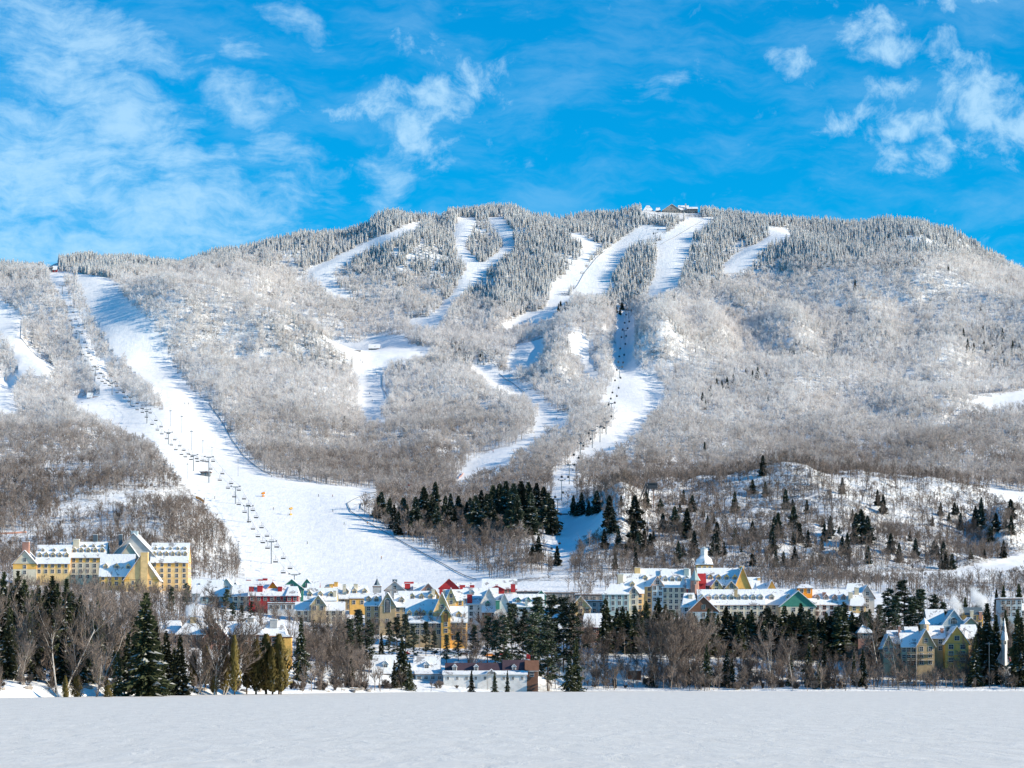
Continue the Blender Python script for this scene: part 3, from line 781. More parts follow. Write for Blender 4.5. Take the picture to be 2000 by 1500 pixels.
def bare_mesh(seed, H=14.0, spread=.42, lean=0.0, twig_w=.035, dens=1.0, multi=1):
    """leafless tree: trunk with limbs, and a crown of fine branches"""
    rr = random.Random(seed); tr = TB(); cr = TB()
    def limb(p, d, L, r_, lv):
        n = 3 if lv < 2 else 2
        for k in range(n):
            d2 = (d + Vector((rr.gauss(0, .13), rr.gauss(0, .13), rr.gauss(.04, .06)))).normalized()
            q = p + d2 * (L / n); r2 = r_ * .72
            if lv == 0: tr.tube(p, q, r_, r2, 5, caps=False)
            elif lv == 1: tr.tube(p, q, r_, r2, 3, caps=False)
            else: ribbon(cr, p, q, r_, r2, 0, rr)
            if lv < 3:
                nb = {0: (3 if k else 1), 1: 3, 2: 3}[lv]
                for b in range(int(nb * dens + rr.random())):
                    an = rr.uniform(0, 6.283); t_ = d2.orthogonal().normalized()
                    t_ = (Matrix.Rotation(an, 3, d2) @ t_)
                    d3 = (d2 * rr.uniform(.7, 1.2) + t_ * rr.uniform(.5, 1.0) * spread * 2 + Vector((0, 0, .25))).normalized()
                    limb(p.lerp(q, rr.random()), d3, L * rr.uniform(.36, .55), max(r2 * .5, .028), lv + 1)
            else:
                for b in range(3):
                    d3 = (d2 + Vector((rr.uniform(-1, 1), rr.uniform(-1, 1), rr.uniform(-.4, 1)))).normalized()
                    ribbon(cr, p.lerp(q, rr.random()), q + d3 * L * rr.uniform(.4, 1.0), twig_w, 0, 0, rr)
            p, d, r_ = q, d2, r2
    for m_ in range(multi):
        off = Vector((rr.uniform(-.6, .6), rr.uniform(-.6, .6), -1.2)) if multi > 1 else Vector((0, 0, -1.2))
        d = Vector((lean + (rr.uniform(-.3, .3) if multi > 1 else 0), rr.uniform(-.1, .1), 1)).normalized()
        limb(off, d, H * .95, .012 * H + .02, 0)
    return tr, cr
def make_tree(name, trcr, mt, mc, label, cat, group):
    tr, cr = trcr
    r0 = empty(name, (0, 0, -500), 0, label=label, cat=cat, group=group)
    a_ = tr.build('trunk', mt, r0); b_ = cr.build('crown', mc, r0)
    return r0
class Kind:
    def __init__(self, name, metas, mt, mc, cat, H): self.name = name; self.p = metas; self.mt = mt; self.mc = mc; self.cat = cat; self.H = H; self.d = [None] * len(metas)
    def place(self, loc, h, wide=1.0, rz=None, group=None, v=None):
        k = R.randrange(len(self.p)) if v is None else v % len(self.p)
        if self.d[k] is None:
            tr, cr = self.p[k]()
            self.d[k] = (tr.data('trunk', self.mt), cr.data('crown', self.mc))
        o = empty(self.name, loc, rnd(0, 6.283) if rz is None else rz, cat=self.cat, group=group)
        s = h / self.H; o.scale = (s * wide, s * wide, s)
        for nm, dt in zip(('trunk', 'crown'), self.d[k]):
            c = bpy.data.objects.new(nm, dt); COL.objects.link(c); c.parent = o
        return o
L_ = lambda f, *a_, **k: (lambda: f(*a_, **k))
SPR = Kind('spruce_tree', [L_(spruce_mesh, s, 20, r_, d_) for s, r_, d_ in ((1, 3.0, .35), (2, 3.6, .3), (3, 2.6, .42), (4, 3.2, .25), (5, 4.0, .35))], M['bark'], M['spruce'], 'spruce tree', 20)
NAR = Kind('spruce_tree', [L_(spruce_mesh, s, 20, r_, d_) for s, r_, d_ in ((11, 1.9, .5), (12, 2.2, .4), (13, 1.7, .45))], M['bark'], M['spruce'], 'spruce tree', 20)
HIL = Kind('fir_tree', [L_(spruce_mesh, s, 12, r_, .3) for s, r_ in ((21, 2.1), (22, 2.6), (23, 1.8))], M['bark'], M['hill_spruce'], 'fir tree', 12)
PIN = Kind('pine_tree', [L_(pine_mesh, s, 20, r_) for s, r_ in ((31, 4.0), (32, 4.8), (33, 3.6))], M['bark'], M['pine'], 'pine tree', 20)
CED = Kind('cedar_tree', [L_(cedar_mesh, s, 12, r_) for s, r_ in ((41, 1.5), (42, 2.0), (43, 1.25))], M['bark'], M['cedar'], 'cedar tree', 12)
BAR = Kind('bare_tree', [L_(bare_mesh, s, 14, sp) for s, sp in ((51, .36), (52, .42), (53, .5), (54, .4), (55, .34), (56, .46))], M['twig'], M['twig'], 'bare tree', 14)
BIR = Kind('birch_tree', [L_(bare_mesh, s, 14, .38, ln, .035, .9, mu) for s, ln, mu in ((61, .1, 1), (62, .3, 1), (63, .05, 2), (64, .42, 1), (65, .12, 3))], M['birch'], M['twig'], 'birch tree', 14)
SHR = Kind('bare_shrub', [L_(bare_mesh, s, 4, .6, 0, .03, 1.1, 3) for s in (71, 72, 73)], M['twig'], M['twig'], 'shrub', 4)

def ordinal(n):
    return '%d%s' % (n, 'th' if 10 <= n % 100 <= 20 else {1: 'st', 2: 'nd', 3: 'rd'}.get(n % 10, 'th'))
def number(objs, fmt, key=lambda o: o.location.x / o.location.y, rev=False):
    """labels a row of look-alikes by counting along it"""
    for i, o in enumerate(sorted(objs, key=key, reverse=rev)): o['label'] = fmt % ordinal(i + 1)

TREES = {}
FG = [(1085 + rnd(0, 150), 600 + rnd(0, 16)) for _ in range(34)] + [(1268 + rnd(0, 70), 598 + rnd(0, 14)) for _ in range(14)] + [(rnd(885, 945), rnd(680, 712)) for _ in range(18)] + [(rnd(1385, 1520), rnd(725, 790)) for _ in range(16)]
KN = [(rnd(1190, 2000), rnd(985, 1115), rnd(14, 42)) for _ in range(62)]
def put(kind, lst, key, by_base=False, wide=1.0):
    out = TREES.setdefault(key, [])
    for it in lst:
        px, top, q = it[:3]; w = it[3] if len(it) > 3 else 1.0
        loc = on_ground(px, q) if by_base else stand(px, q)
        h = (CH + (HZ - top) * loc.y / F) - loc.z
        out.append(kind.place(loc, max(h, 2.0), w * wide, group=GROUPS[key][0]))
GROUPS = {
 'shore_spruce': ('spruces on the snowy bank below the hotel', '%s dark spruce on the bank, counting from the hotel end of the shore'),
 'bank_cedar': ('golden cedars on the shore bank', '%s golden-green cedar on the shore bank, counting towards the lakeside chalet'),
 'middle_spruce': ('spruces below the middle of the village', '%s dark spruce below the village centre, counting from the hotel side'),
 'village_pine': ('broad pines in and below the village', '%s broad-crowned pine tree by the village, counting from the hotel side'),
 'wall_spruce': ('dark row of spruces below the upper inn', '%s spruce in the dark row under the cream inn, counting from the chalet side'),
 'lake_spruce': ('spruces among the brush near the fence', '%s dark spruce among the lakeside brush, counting from the chalet side'),
 'east_spruce': ('tall spruces around the white steeple', '%s tall spruce near the white steeple, counting towards the steeple'),
 'hill_fir': ('firs in the hollow below the gondola line', '%s dark fir in the stand below the gondola line, counting from the ski slope'),
 'knoll_fir': ('firs scattered over the rocky knoll', '%s fir on the rocky knoll behind the inn, counting away from the gondola line'),
 'far_fir': ('single firs high on the mountainside', '%s lone dark fir up on the mountainside, counting from the chairlift'),
}
put(SPR, [(8,1112,905,1.0),(35,1110,935,.9),(75,1138,980,1.0),(102,1120,950,1.05),(130,1126,900,1.0),(150,1168,880,.95),(192,1165,960,1.0),(285,1152,872,1.3),
          (250,1232,900,1),(325,1228,930,1.1),(352,1236,915,1),(20,1182,862,1.0),(60,1192,900,1.0),(168,1200,930,1.1),(228,1235,950,1.1),(-30,1140,900,1),(310,1250,890,1.2),(262,1190,960,1.0),(2,1150,880,1.2),(50,1150,950,1.1),(85,1160,960,1.2),(115,1170,940,1.1),(165,1180,930,1),(15,1210,850,1.2),(70,1235,880,1.2),(120,1240,880,1.2),(180,1250,890,1.2),(230,1270,870,1.1),(340,1262,930,1.2),(22,1135,1010,1.3),(48,1128,1030,1.3),(64,1150,1000,1.2),(90,1142,1020,1.3),(112,1136,1040,1.3),(140,1150,1010,1.2),(158,1158,1030,1.2),(178,1172,1000,1.2),(-8,1150,1000,1.3),(208,1215,980,1.0),(240,1225,1000,1.1),(305,1215,980,1.1),(5,1190,960,1.4),(95,1200,960,1.4),(145,1205,950,1.3)], 'shore_spruce', wide=1.2)
put(CED, [(458,1246,942,.8),(440,1268,950,1),(402,1262,958,1.2),(378,1275,946,1.2),(500,1252,962,1.5),(520,1243,972,1.6),(545,1243,968,1.5),(549,1262,958,1.1),(482,1262,980,1.3),(418,1290,945,.9),
          (150,1318,850,1.6),(128,1322,838,1.5),(210,1330,850,2.0),(350,1270,930,1.1),(532,1268,958,1.4)], 'bank_cedar')
put(SPR, [(588,1202,1085,.8),(685,1284,1085,1.1),(785,1242,1112,1.25),(770,1288,1105,1.0),(800,1290,1100,1.0),(921,1306,1108,1.0),(966,1311,1106,1.1),(991,1307,1112,.9),
          (1125,1243,1135,1.0),(1112,1275,1130,1.1),(700,1225,1160,1.0),(745,1235,1180,1.0)], 'middle_spruce')
put(PIN, [(700,1192,1160,1.0),(684,1210,1150,.9),(722,1210,1170,.9),(775,1206,1210,1.0),(792,1200,1225,1.0),(760,1216,1200,.9),(832,1215,1220,1),(848,1232,1215,.9),
          (1000,1180,1190,1),(984,1200,1185,1),(1022,1192,1190,1),(1050,1168,1195,1.1),(1078,1160,1200,1.1),(1100,1168,1195,1),(1040,1195,1170,1),(1070,1200,1160,1.1),(1120,1180,1195,1),
          (335,1145,1300,1),(365,1138,1290,1),(442,1152,1300,1.1),(490,1176,1290,1.2),(472,1182,1280,1.1),(455,1175,1270,1),
          (1735,1148,1300,1.2),(1765,1136,1300,1.2),(1798,1152,1300,1.2),(1825,1160,1290,1.1),(1750,1165,1275,1.2),(1782,1168,1280,1.3),(1718,1182,1270,1.1),(1840,1178,1280,1),(1250,1196,1230,1.1),(1312,1192,1240,1.1),(1392,1198,1235,1.1),(1444,1194,1240,1.1),(1496,1190,1238,1.2),(1572,1192,1240,1.1),(1638,1186,1240,1.2),(1690,1196,1236,1.1),(612,1212,1215,1),(640,1222,1205,1),(664,1214,1210,1),(808,1224,1200,1),(872,1240,1195,1.1),(895,1236,1205,1),(925,1222,1210,1),(952,1205,1200,1),(968,1212,1190,1)], 'village_pine')
wl = [(1182,1166,1290),(1205,1186,1255),(1216,1182,1245),(1240,1180,1285),(1262,1172,1292),(1285,1165,1295),(1300,1178,1290),(1322,1195,1270),(1300,1205,1250),(1260,1212,1245)]
for k, x in enumerate([1384,1402,1418,1436,1452,1468,1486,1502,1516,1532,1548,1564,1580,1598,1614,1632,1648,1664,1682,1698]):
    wl.append((x, 1180 + [6, 18, 2, 14, 22, 9, 16, 4, 20, 0, 12, -4, 8, 24, 14, 3, -8, 12, 20, 8][k], 1250 + (k * 7) % 25))
for k in range(26): wl.append((1188 + k * 20.5 + (k * 13) % 9, 1196 + (k * 17) % 22, 1238 + (k * 5) % 9))
for k in range(40): wl.append((1180 + k * 13.6 + (k * 11) % 7, 1190 + (k * 23) % 34, 1226 + (k * 7) % 26, .8 + (k * 7 % 5) * .15))
put(SPR, wl, 'wall_spruce', wide=2.0)
put(SPR, [(1380,1256,1182,1.1),(1420,1264,1185,1.1),(1430,1284,1180,1.2),(1580,1252,1195,1),(1610,1248,1200,1),(1685,1266,1180,1.2),(1545,1278,1185,1.2),(1600,1292,1178,1.1),(1345,1290,1190,1),(1273,1280,1185,1),(1668,1272,1190,.9)], 'lake_spruce')
put(NAR, [(1928,1172,1185,1.35),(1912,1215,1190,1.4),(1945,1198,1200,1.3),(1987,1184,1180,1.3),(1994,1200,1176,1.3),(1964,1190,1260,1.2),(1885,1165,1330,1.5),(1946,1150,1400,1.4),(1960,1142,1400,1.4),(1912,1150,1400,1.4),(1990,1138,1390,1.5),(1905,1240,1180,1.4),(2012,1190,1180,1.4)], 'east_spruce', wide=1.15)
put(HIL, [(738,968,1012),(790,972,1018),(828,948,1022),(850,940,1010),(880,962,1010),(868,985,1030),(918,970,1012),(940,955,1015),(950,962,1022),(963,945,1018),(976,942,1024),(988,936,1030),(1003,940,1048),(1018,938,1045),
          (1032,940,1030),(1048,940,1018),(1062,948,1012),(970,975,1030),(1010,965,1052),(930,990,1020),(1120,966,1006),(1136,960,1006),(1150,976,1008),(1166,956,1004),(1190,965,1030),(1196,990,1042),(1180,1032,1072),
          (1052,1045,1095),(1040,1062,1100),(1240,965,1032),(1238,1012,1074),(1246,1040,1085),(850,990,1030),(1128,980,1008),(1208,1030,1070),(1088,1065,1105)] + [(745 + k * 9.4 + (k * 7) % 8, 958 + (k * 13) % 40, 1012 + (k * 11) % 44) for k in range(36)], 'hill_fir', True, 1.55)
put(HIL, [(1335,956,985),(1352,965,1000),(1435,960,1002),(1470,935,965),(1495,940,970),(1490,888,930),(1290,972,1002),(1318,987,1036),(1342,990,1052),(1356,1036,1088),(1382,1006,1042),(1396,1040,1086),(1436,1030,1062),
          (1470,1016,1052),(1520,1000,1052),(1550,986,1032),(1682,992,1062),(1672,1000,1058),(1694,1005,1060),(1645,932,965),(1714,956,988),(1905,986,1032),(1918,992,1036),(1876,1000,1036),(1830,1062,1092),(1562,1020,1060),(1508,1030,1080),
          (1576,975,1004),(1740,1040,1080),(1788,1050,1090),(1655,1040,1080),(1325,1060,1100),(1270,1040,1085),(1945,1000,1040),(1975,1005,1045),(1960,1055,1090),(1470,1070,1105),(1380,1075,1110)] + [(x_, y_ - h_, y_) for x_, y_, h_ in KN], 'knoll_fir', True, 1.5)
put(HIL, [(673,812,840),(1376,862,890),(1890,660,690),(1902,668,692),(1922,664,690),(1938,672,694),(1955,668,692),(1978,664,692),(1992,672,694),(1882,640,665),(1920,635,658),(1958,640,662),(1400,738,765),(1388,752,775),(1410,742,770),(1420,735,760),
          (1432,730,752),(1470,722,748),(1480,715,742),(1372,765,790),(1378,780,800),(1755,512,528),(1778,498,515),(1823,496,512),(1852,515,530),(1965,545,560),(1985,560,572),(1916,592,606),(1670,545,568),(1990,528,542),(985,585,605),(1220,880,905)] + [(x_, y_ - 15, y_) for x_, y_ in FG], 'far_fir', True, 1.1)
for k, (gname, fmt) in GROUPS.items():
    if k in TREES: number(TREES[k], fmt)

# leafless trees, the largest ones singly
bl = []
for (px, top, Y, lean) in [(6,1195,870,0),(22,1215,850,1),(40,1255,845,3),(60,1195,900,0),(115,1215,850,0),(122,1190,860,1),(182,1262,850,3),(195,1195,900,2),(208,1180,905,0),(140,1285,850,3),(385,1290,942,2),(395,1262,944,0),(418,1232,945,4),
                           (432,1235,948,2),(424,1222,950,0),(590,1275,1085,0),(655,1225,1140,0),(660,1230,1150,4),(248,1290,872,1),(1308,1230,1185,4),(1300,1238,1190,0),(1328,1225,1195,4),(1355,1222,1200,4),(1322,1240,1182,0),(1550,1262,1180,0),(1280,1235,1185,0),(1835,1310,1180,2),(1754,1262,1178,0),(1905,1262,1185,0),(1718,1225,1200,0),(906,1265,1160,2),(1510,1250,1180,0)]:
    loc = stand(px, Y); h = CH + (HZ - top) * loc.y / F - loc.z
    bl.append(BIR.place(loc, max(h, 4), 1.0, rz=rnd(-.5, .5), v=lean, group='pale birches along the lake shore'))
number(bl, '%s pale birch along the shore, counting from the hotel end')
KEEP_OUT = [(322,1180,584,1262),(556,1200,580,1325),(720,1272,870,1335),(862,1280,1058,1345),(1725,1232,1895,1282)]
def free(px, Y, h):
    g_ = gz(px, Y); b_ = HZ - (g_ - CH) * F / Y; t_ = b_ - h * F / Y
    for (x0, y0, x1, y1) in KEEP_OUT:
        if x0 < px < x1 and b_ > y0 and t_ < y1 and Y < 1240: return False
    return True
shore = []
tries = 0
while len(shore) < 225 and tries < 6000:
    tries += 1
    px = R.choice([rnd(-20, 330) if R.random() < .35 else rnd(800, 1060), rnd(560, 740), rnd(560, 700), rnd(1050, 1900), rnd(1130, 1760), rnd(1130, 1760), rnd(800, 1060), rnd(1740, 2010), rnd(340, 580), rnd(700, 1000)])
    Ys = float(np.interp(px, [0, 400, 700, 1100, 2000], [835, 965, 1090, 1176, 1180]))
    Y = Ys + rnd(4, 1) if R.random() < .0 else Ys + rnd(2, 150 if px > 560 else 330)
    if 700 < px < 1060 and R.random() < .8: Y = rnd(1185, 1275)
    h = rnd(9, 14.5) if px > 560 else rnd(8, 15)
    if 1160 < px < 1725: Y = min(Y, rnd(1182, 1222)); h = min(h, rnd(8, 12))
    if not free(px, Y, h): continue
    shore.append(BAR.place(stand(px, Y), h, rnd(.85, 1.15), group='leafless trees between the lake and the village'))
for k in range(34):
    px = 40 + k * 10 + rnd(-4, 4); Y = rnd(1370, 1408)
    g_ = stand(px, Y); h = CH + (HZ - rnd(1140, 1158)) * Y / F - g_.z
    shore.append(BAR.place(g_, min(max(h, 6), 10), rnd(.8, 1.1), group='leafless trees between the lake and the village'))
number(shore, '%s grey-brown leafless tree of the lakeside strip, counting from the hotel end')
kn_t = []
tries = 0
while len(kn_t) < 60 and tries < 3000:
    tries += 1
    px, py_ = R.choice([(rnd(1180, 2000), rnd(1040, 1125)), (rnd(40, 460), rnd(1020, 1090)), (rnd(880, 1140), rnd(1060, 1130)), (rnd(1180, 2000), rnd(980, 1125))])
    if on_run(np.array([px]), np.array([py_]))[0]: continue
    kn_t.append(BAR.place(on_ground(px, py_), rnd(9, 15), rnd(.6, .85), group='leafless trees on the slopes above the village'))
number(kn_t, '%s slender leafless tree on the slope above the village roofs, counting from the hotel')
sh = []
for k in range(120):
    px = R.choice([rnd(-10, 580), rnd(580, 1150), rnd(1150, 1990), rnd(1400, 1700)])
    Ys = float(np.interp(px, [0, 400, 700, 1100, 2000], [822, 952, 1076, 1170, 1172]))
    sh.append(SHR.place(stand(px, Ys + rnd(0, 26)), rnd(1.2, 3.8), rnd(.9, 1.5), group='leafless shrubs at the edge of the lake'))
number(sh, '%s twiggy leafless shrub at the lake edge, counting from the hotel end')
# brush that nobody could count
co, px, py = candidates(1 / 9.0, 1.1, 4.6)
dens = np.interp(px, [0, 330, 560, 600, 720, 760, 1040, 1100, 1500, 1720, 1800, 2000], [.2, .2, .3, .9, .8, .25, .3, .75, 1, .9, .6, .55])
ok = (NP.rand(len(px)) < dens * np.interp(fbm(co[:, 0], co[:, 1], 30, 3), [-.15, .15], [.2, 1]))
for (x0, y0, x1, y1) in KEEP_OUT[2:4]: ok &= ~((px > x0) & (px < x1) & (py > y0 - 20) & (py < y1 + 12))
ok &= ~((px > 330) & (px < 584) & (co[:, 1] > 985) & (NP.rand(len(px)) < .9))
ok &= ~((co[:, 1] > 1210) & (px > 860) & (px < 1010))
ok &= co[:, 1] < np.interp(px, [0, 560, 700, 1100, 1160, 1720, 1740, 2000], [1150, 1250, 1260, 1290, 1214, 1214, 1290, 1290])
brush = [far_hardwood(120 + s, 120, .03, 5.0, 1.0) for s in range(4)]
scatter('brush', brush, pack(co[ok], .35, 1.5, (1.0, 1.9)), [M['twig']], 'grey-brown leafless brush filling the lakeside strip', 'brush')
co, px, py = candidates(1 / 30.0, 3.4, 7.4)
ok = (px < 470) | (px > 1110) | ((px > 560) & (px < 700) & (co[:, 1] < 1330))
ok &= ~((co[:, 1] > 1330) & (co[:, 1] < 1600) & (px > 1160) & (px < 1740)) & ~((co[:, 1] > 1402) & (px > 20) & (px < 370) & (co[:, 1] < 1560)) & ~((px > 370) & (px < 480) & (co[:, 1] > 1290)) & ~((px > 1720) & (px < 1930) & (co[:, 1] < 1300))
ok &= (NP.rand(len(px)) < np.where((px < 370) & (co[:, 1] < 1420), 1.0, .5)) & (co[:, 1] > np.where(px < 370, 1010, 1180))
scatter('village_woods', lp, pack(co[ok], .6, 1.0, (.95, 1.25)), [M['twig']], 'thin leafless woods between the village houses')
# ------------------------------------------------------------------ buildings
WALL = {k: plain('wall_' + k, c, .10, .5) for k, c in dict(
    cream=(.78, .52, .24), yellow=(.80, .45, .12), pale=(.66, .57, .43), white=(.70, .68, .66), grey=(.46, .45, .44), bluegrey=(.42, .50, .54), red=(.42, .035, .04), tan=(.46, .34, .20),
    brown=(.20, .10, .065), rose=(.42, .22, .17), green=(.06, .24, .18), orange=(.78, .27, .03), stone=(.34, .30, .27), teal=(.33, .43, .43), olive=(.30, .31, .22), purple=(.075, .05, .065), slate=(.10, .14, .17)).items()}
M['glass'] = plain('window_glass', (.022, .03, .04), .3, .9, .35)
M['dark'] = plain('dark_metal', (.055, .06, .07), .2, 1, .5)
M['steel'] = plain('grey_steel', (.22, .25, .28), .2, 1, .5)
_wc = {}
def window_data(w, h, frame):
    k = (round(w, 1), round(h, 1), frame)
    if k not in _wc:
        b = MB(); w_, h_ = k[0] / 2, k[1] / 2
        b.box(-w_, w_, -.05, .03, -h_, h_, 0)
        t = .13
        b.box(-w_ - t, w_ + t, -.14, .02, -h_ - t, -h_, 1); b.box(-w_ - t, w_ + t, -.14, .02, h_, h_ + t, 1)
        b.box(-w_ - t, -w_, -.14, .02, -h_, h_, 1); b.box(w_, w_ + t, -.14, .02, -h_, h_, 1)
        b.box(-.05, .05, -.1, -.045, -h_, h_, 1); b.box(-w_, w_, -.1, -.052, -.05, .05, 1)
        _wc[k] = b.data('window', [M['glass'], WALL[frame]])
    return _wc[k]
def add_window(parent, x, y, z, rz=0, w=1.2, h=1.6, frame='white'):
    o = bpy.data.objects.new('window', window_data(w, h, frame)); COL.objects.link(o)
    o.parent = parent; o.location = (x, y, z); o.rotation_euler = (0, 0, rz); return o
def add_chimney(parent, x, y, z0, z1, w=1.6, col='stone', name='chimney'):
    b = MB(); h = w / 2
    b.box(x - h, x + h, y - h, y + h, z0, z1, 0); b.box(x - h - .15, x + h + .15, y - h - .15, y + h + .15, z1, z1 + .25, 0); b.box(x - h - .05, x + h + .05, y - h - .05, y + h + .05, z1 + .25, z1 + .5, 1)
    return b.build(name, [WALL[col], M['roofsnow']], parent)
def add_dormer(parent, x, y, z, w=1.9, h=1.5, dep=2.6, col='white', pitched=True, trim='white'):
    """small gabled dormer; its front is at y, the body runs back into the roof"""
    b = MB(); b.box(x - w / 2, x + w / 2, y, y + dep, z, z + h, 0)
    if pitched:
        b.prism([(x - w / 2, z + h), (x + w / 2, z + h), (x, z + h + w * .55)], y + .01, y + dep + .6, 'y', 0)
        for s in (-1, 1):
            p = [(x + s * (w / 2 + .25), z + h - .22), (x + s * (w / 2 + .25), z + h + .06), (x, z + h + w * .55 + .3), (x, z + h + w * .55 + .03)]
            b.prism(p if s > 0 else p[::-1], y - .3, y + dep + .8, 'y', 1)
    else:
        b.mesh([(x - w / 2 - .2, y - .3, z + h), (x + w / 2 + .2, y - .3, z + h), (x + w / 2 + .2, y + dep, z + h + .9), (x - w / 2 - .2, y + dep, z + h + .9),
                (x - w / 2 - .2, y - .3, z + h + .3), (x + w / 2 + .2, y - .3, z + h + .3), (x + w / 2 + .2, y + dep, z + h + 1.2), (x - w / 2 - .2, y + dep, z + h + 1.2)],
               [(0, 3, 2, 1), (4, 5, 6, 7), (0, 1, 5, 4), (1, 2, 6, 5), (2, 3, 7, 6), (3, 0, 4, 7)], 1)
    d = b.build('dormer', [WALL[col], M['roofsnow']], parent)
    add_window(d, x, y - .01, z + h * .52, 0, w * .62, h * .78, trim)
    return d

class House:
    def __init__(self, name, px, Y, label, cat='house', yaw=0, group=None):
        self.px = px; self.Y = Y; self.loc = stand(px, Y); self.yaw = math.radians(yaw)
        self.r = empty(name, self.loc, self.yaw, label=label, cat=cat, group=group); self.s = Y / F; self.last = None
    def X(self, px): return (px - self.px) * self.s
    def Z(self, py, dy=0): return CH + (HZ - py) * (self.Y + dy) / F - self.loc.z
    def wing(self, x0, x1, pr, pe, axis='x', dep=11, dy=0, wall='cream', top=None, trim='brown', cols=None, rows=3, sides=True, skip=0, roof='roofsnow', dorm=0, dcol=None, drow=.32, base=-3, frame='white', ww=1.6, wh=2.0, hip=.0, ov=.7, gwin=1, pitch=3.1, gab=None, dorm2=0):
        """one wall block with its roof, windows and dormers, read off in photo pixels"""
        r = self.r; xa, xb = self.X(x0), self.X(x1); w = xb - xa; ya, yb = dy, dy + dep; xm = (xa + xb) / 2; ym = (ya + yb) / 2
        ze = self.Z(pe, dy); zr = self.Z(pr, dy + (dep / 2 if axis != 'y' else 0)); zr = max(zr, ze + .5)
        b = MB()
        zt = ze - pitch if top else ze
        b.box(xa, xb, ya, yb, base, zt, 0)
        if top: b.box(xa - .003, xb + .003, ya - .003, yb + .003, zt, ze, 1)
        gm = 3 if gab else 0
        if axis == 'x' and hip == 0:
            for xx, s in ((xa, 1), (xb, -1)): b.prism([(ya, ze), (yb, ze), (ym, zr - .1)], xx + s * .01, xx + s * .25, 'x', gm)
        if axis == 'y':
            for yy, s in ((ya, 1), (yb, -1)): b.prism([(xa, ze), (xb, ze), (xm, zr - .1)], yy + s * .01, yy + s * .25, 'y', gm)
        b.box(xa - .12, xb + .12, ya - .12, yb + .12, ze - .22, ze - .02, 2)
        wl_ = b.build('wall', [WALL[wall], WALL[top or wall], WALL[trim], WALL[gab or wall]], r)
        b = MB(); th = .55
        def slab(q, n):      # q: four corners of the underside, lifted by th; trimmed below with a thin fascia
            up = [(p[0], p[1], p[2] + th) for p in q]; md_ = [(p[0], p[1], p[2] + .18) for p in q]
            b.mesh(list(q) + md_, [(0, 3, 2, 1)] + [(i, (i + 1) % 4, 4 + (i + 1) % 4, 4 + i) for i in range(4)], 1)
            b.mesh(md_ + up, [(4, 5, 6, 7)] + [(i, (i + 1) % 4, 4 + (i + 1) % 4, 4 + i) for i in range(4)], 0)
        if axis == 'x':
            m_ = (zr - ze) / (dep / 2); hx = hip * w
            xo0, xo1 = xa - ov * .6, xb + ov * .6
            rx0, rx1 = (xo0 + hx, xo1 - hx)
            slab([(xo0, ya - ov, ze - m_ * ov), (xo1, ya - ov, ze - m_ * ov), (rx1, ym, zr), (rx0, ym, zr)], 0)
            slab([(xo1, yb + ov, ze - m_ * ov), (xo0, yb + ov, ze - m_ * ov), (rx0, ym, zr), (rx1, ym, zr)], 0)
            if hip:
                slab([(xo1, ya - ov, ze - m_ * ov), (xo1, yb + ov, ze - m_ * ov), (rx1, ym + .01, zr), (rx1, ym - .01, zr)], 0)
                slab([(xo0, yb + ov, ze - m_ * ov), (xo0, ya - ov, ze - m_ * ov), (rx0, ym - .01, zr), (rx0, ym + .01, zr)], 0)
        elif axis == 'y':
            m_ = (zr - ze) / (w / 2)
            slab([(xa - ov, yb + ov, ze - m_ * ov), (xa - ov, ya - ov, ze - m_ * ov), (xm, ya - ov, zr), (xm, yb + ov, zr)], 0)
            slab([(xb + ov, ya - ov, ze - m_ * ov), (xb + ov, yb + ov, ze - m_ * ov), (xm, yb + ov, zr), (xm, ya - ov, zr)], 0)
        else:
            b.box(xa - ov, xb + ov, ya - ov, yb + ov, ze + .02, ze + .3, 1); b.box(xa - ov + .05, xb + ov - .05, ya - ov + .05, yb + ov - .05, ze + .3, ze + .85, 0)
        rf = b.build('roof', [M[roof] if roof in M else WALL[roof], WALL[trim]], r)
        self.last = rf
        # windows
        nc = max(1, int(w / 3.3)) if cols is None else cols
        for i in range(nc):
            for k in range(skip, skip + rows):
                add_window(r, xa + w * (i + .5) / nc, ya - .02, ze - 1.75 - k * pitch, 0, ww, wh, frame)
        if axis == 'y' and gwin and zr - ze > 3.2:
            add_window(r, xm, ya - .02, ze + (zr - ze) * .3, 0, ww, wh, frame)
        if sides:
            nd = max(1, int(dep / 3.6))
            for i in range(nd):
                for k in range(min(rows, 3)):
                    add_window(r, xb + .02, ya + dep * (i + .5) / nd, ze - 1.75 - k * pitch, math.pi / 2, ww, wh, frame)
        if dorm and axis == 'x':
            m_ = (zr - ze) / (dep / 2)
            for i in range(dorm):
                xx = xa + w * (i + .5) / dorm; z_ = ze + (zr - ze) * drow - .2; y_ = ya + (z_ - ze) / m_
                add_dormer(rf, xx, y_ - .25, z_, min(2.6, w / dorm * .66), 1.7, min(3.2, 1.6 / m_ + .6), dcol or wall)
        if dorm2:
            m_ = (zr - ze) / (dep / 2)
            for i in range(dorm2):
                xx = xa + w * (i + .5) / dorm2; z_ = ze + (zr - ze) * .64; y_ = ya + (z_ - ze) / m_
                add_dormer(rf, xx, y_ - .25, z_, 1.8, 1.1, 1.8, dcol or wall)
        return rf
    def chim(self, px, p_top, p_bot, dy=4, w=1.6, col='stone'):
        return add_chimney(self.last, self.X(px), dy, self.Z(p_bot, dy) - 1, self.Z(p_top, dy) - .5, w, col)
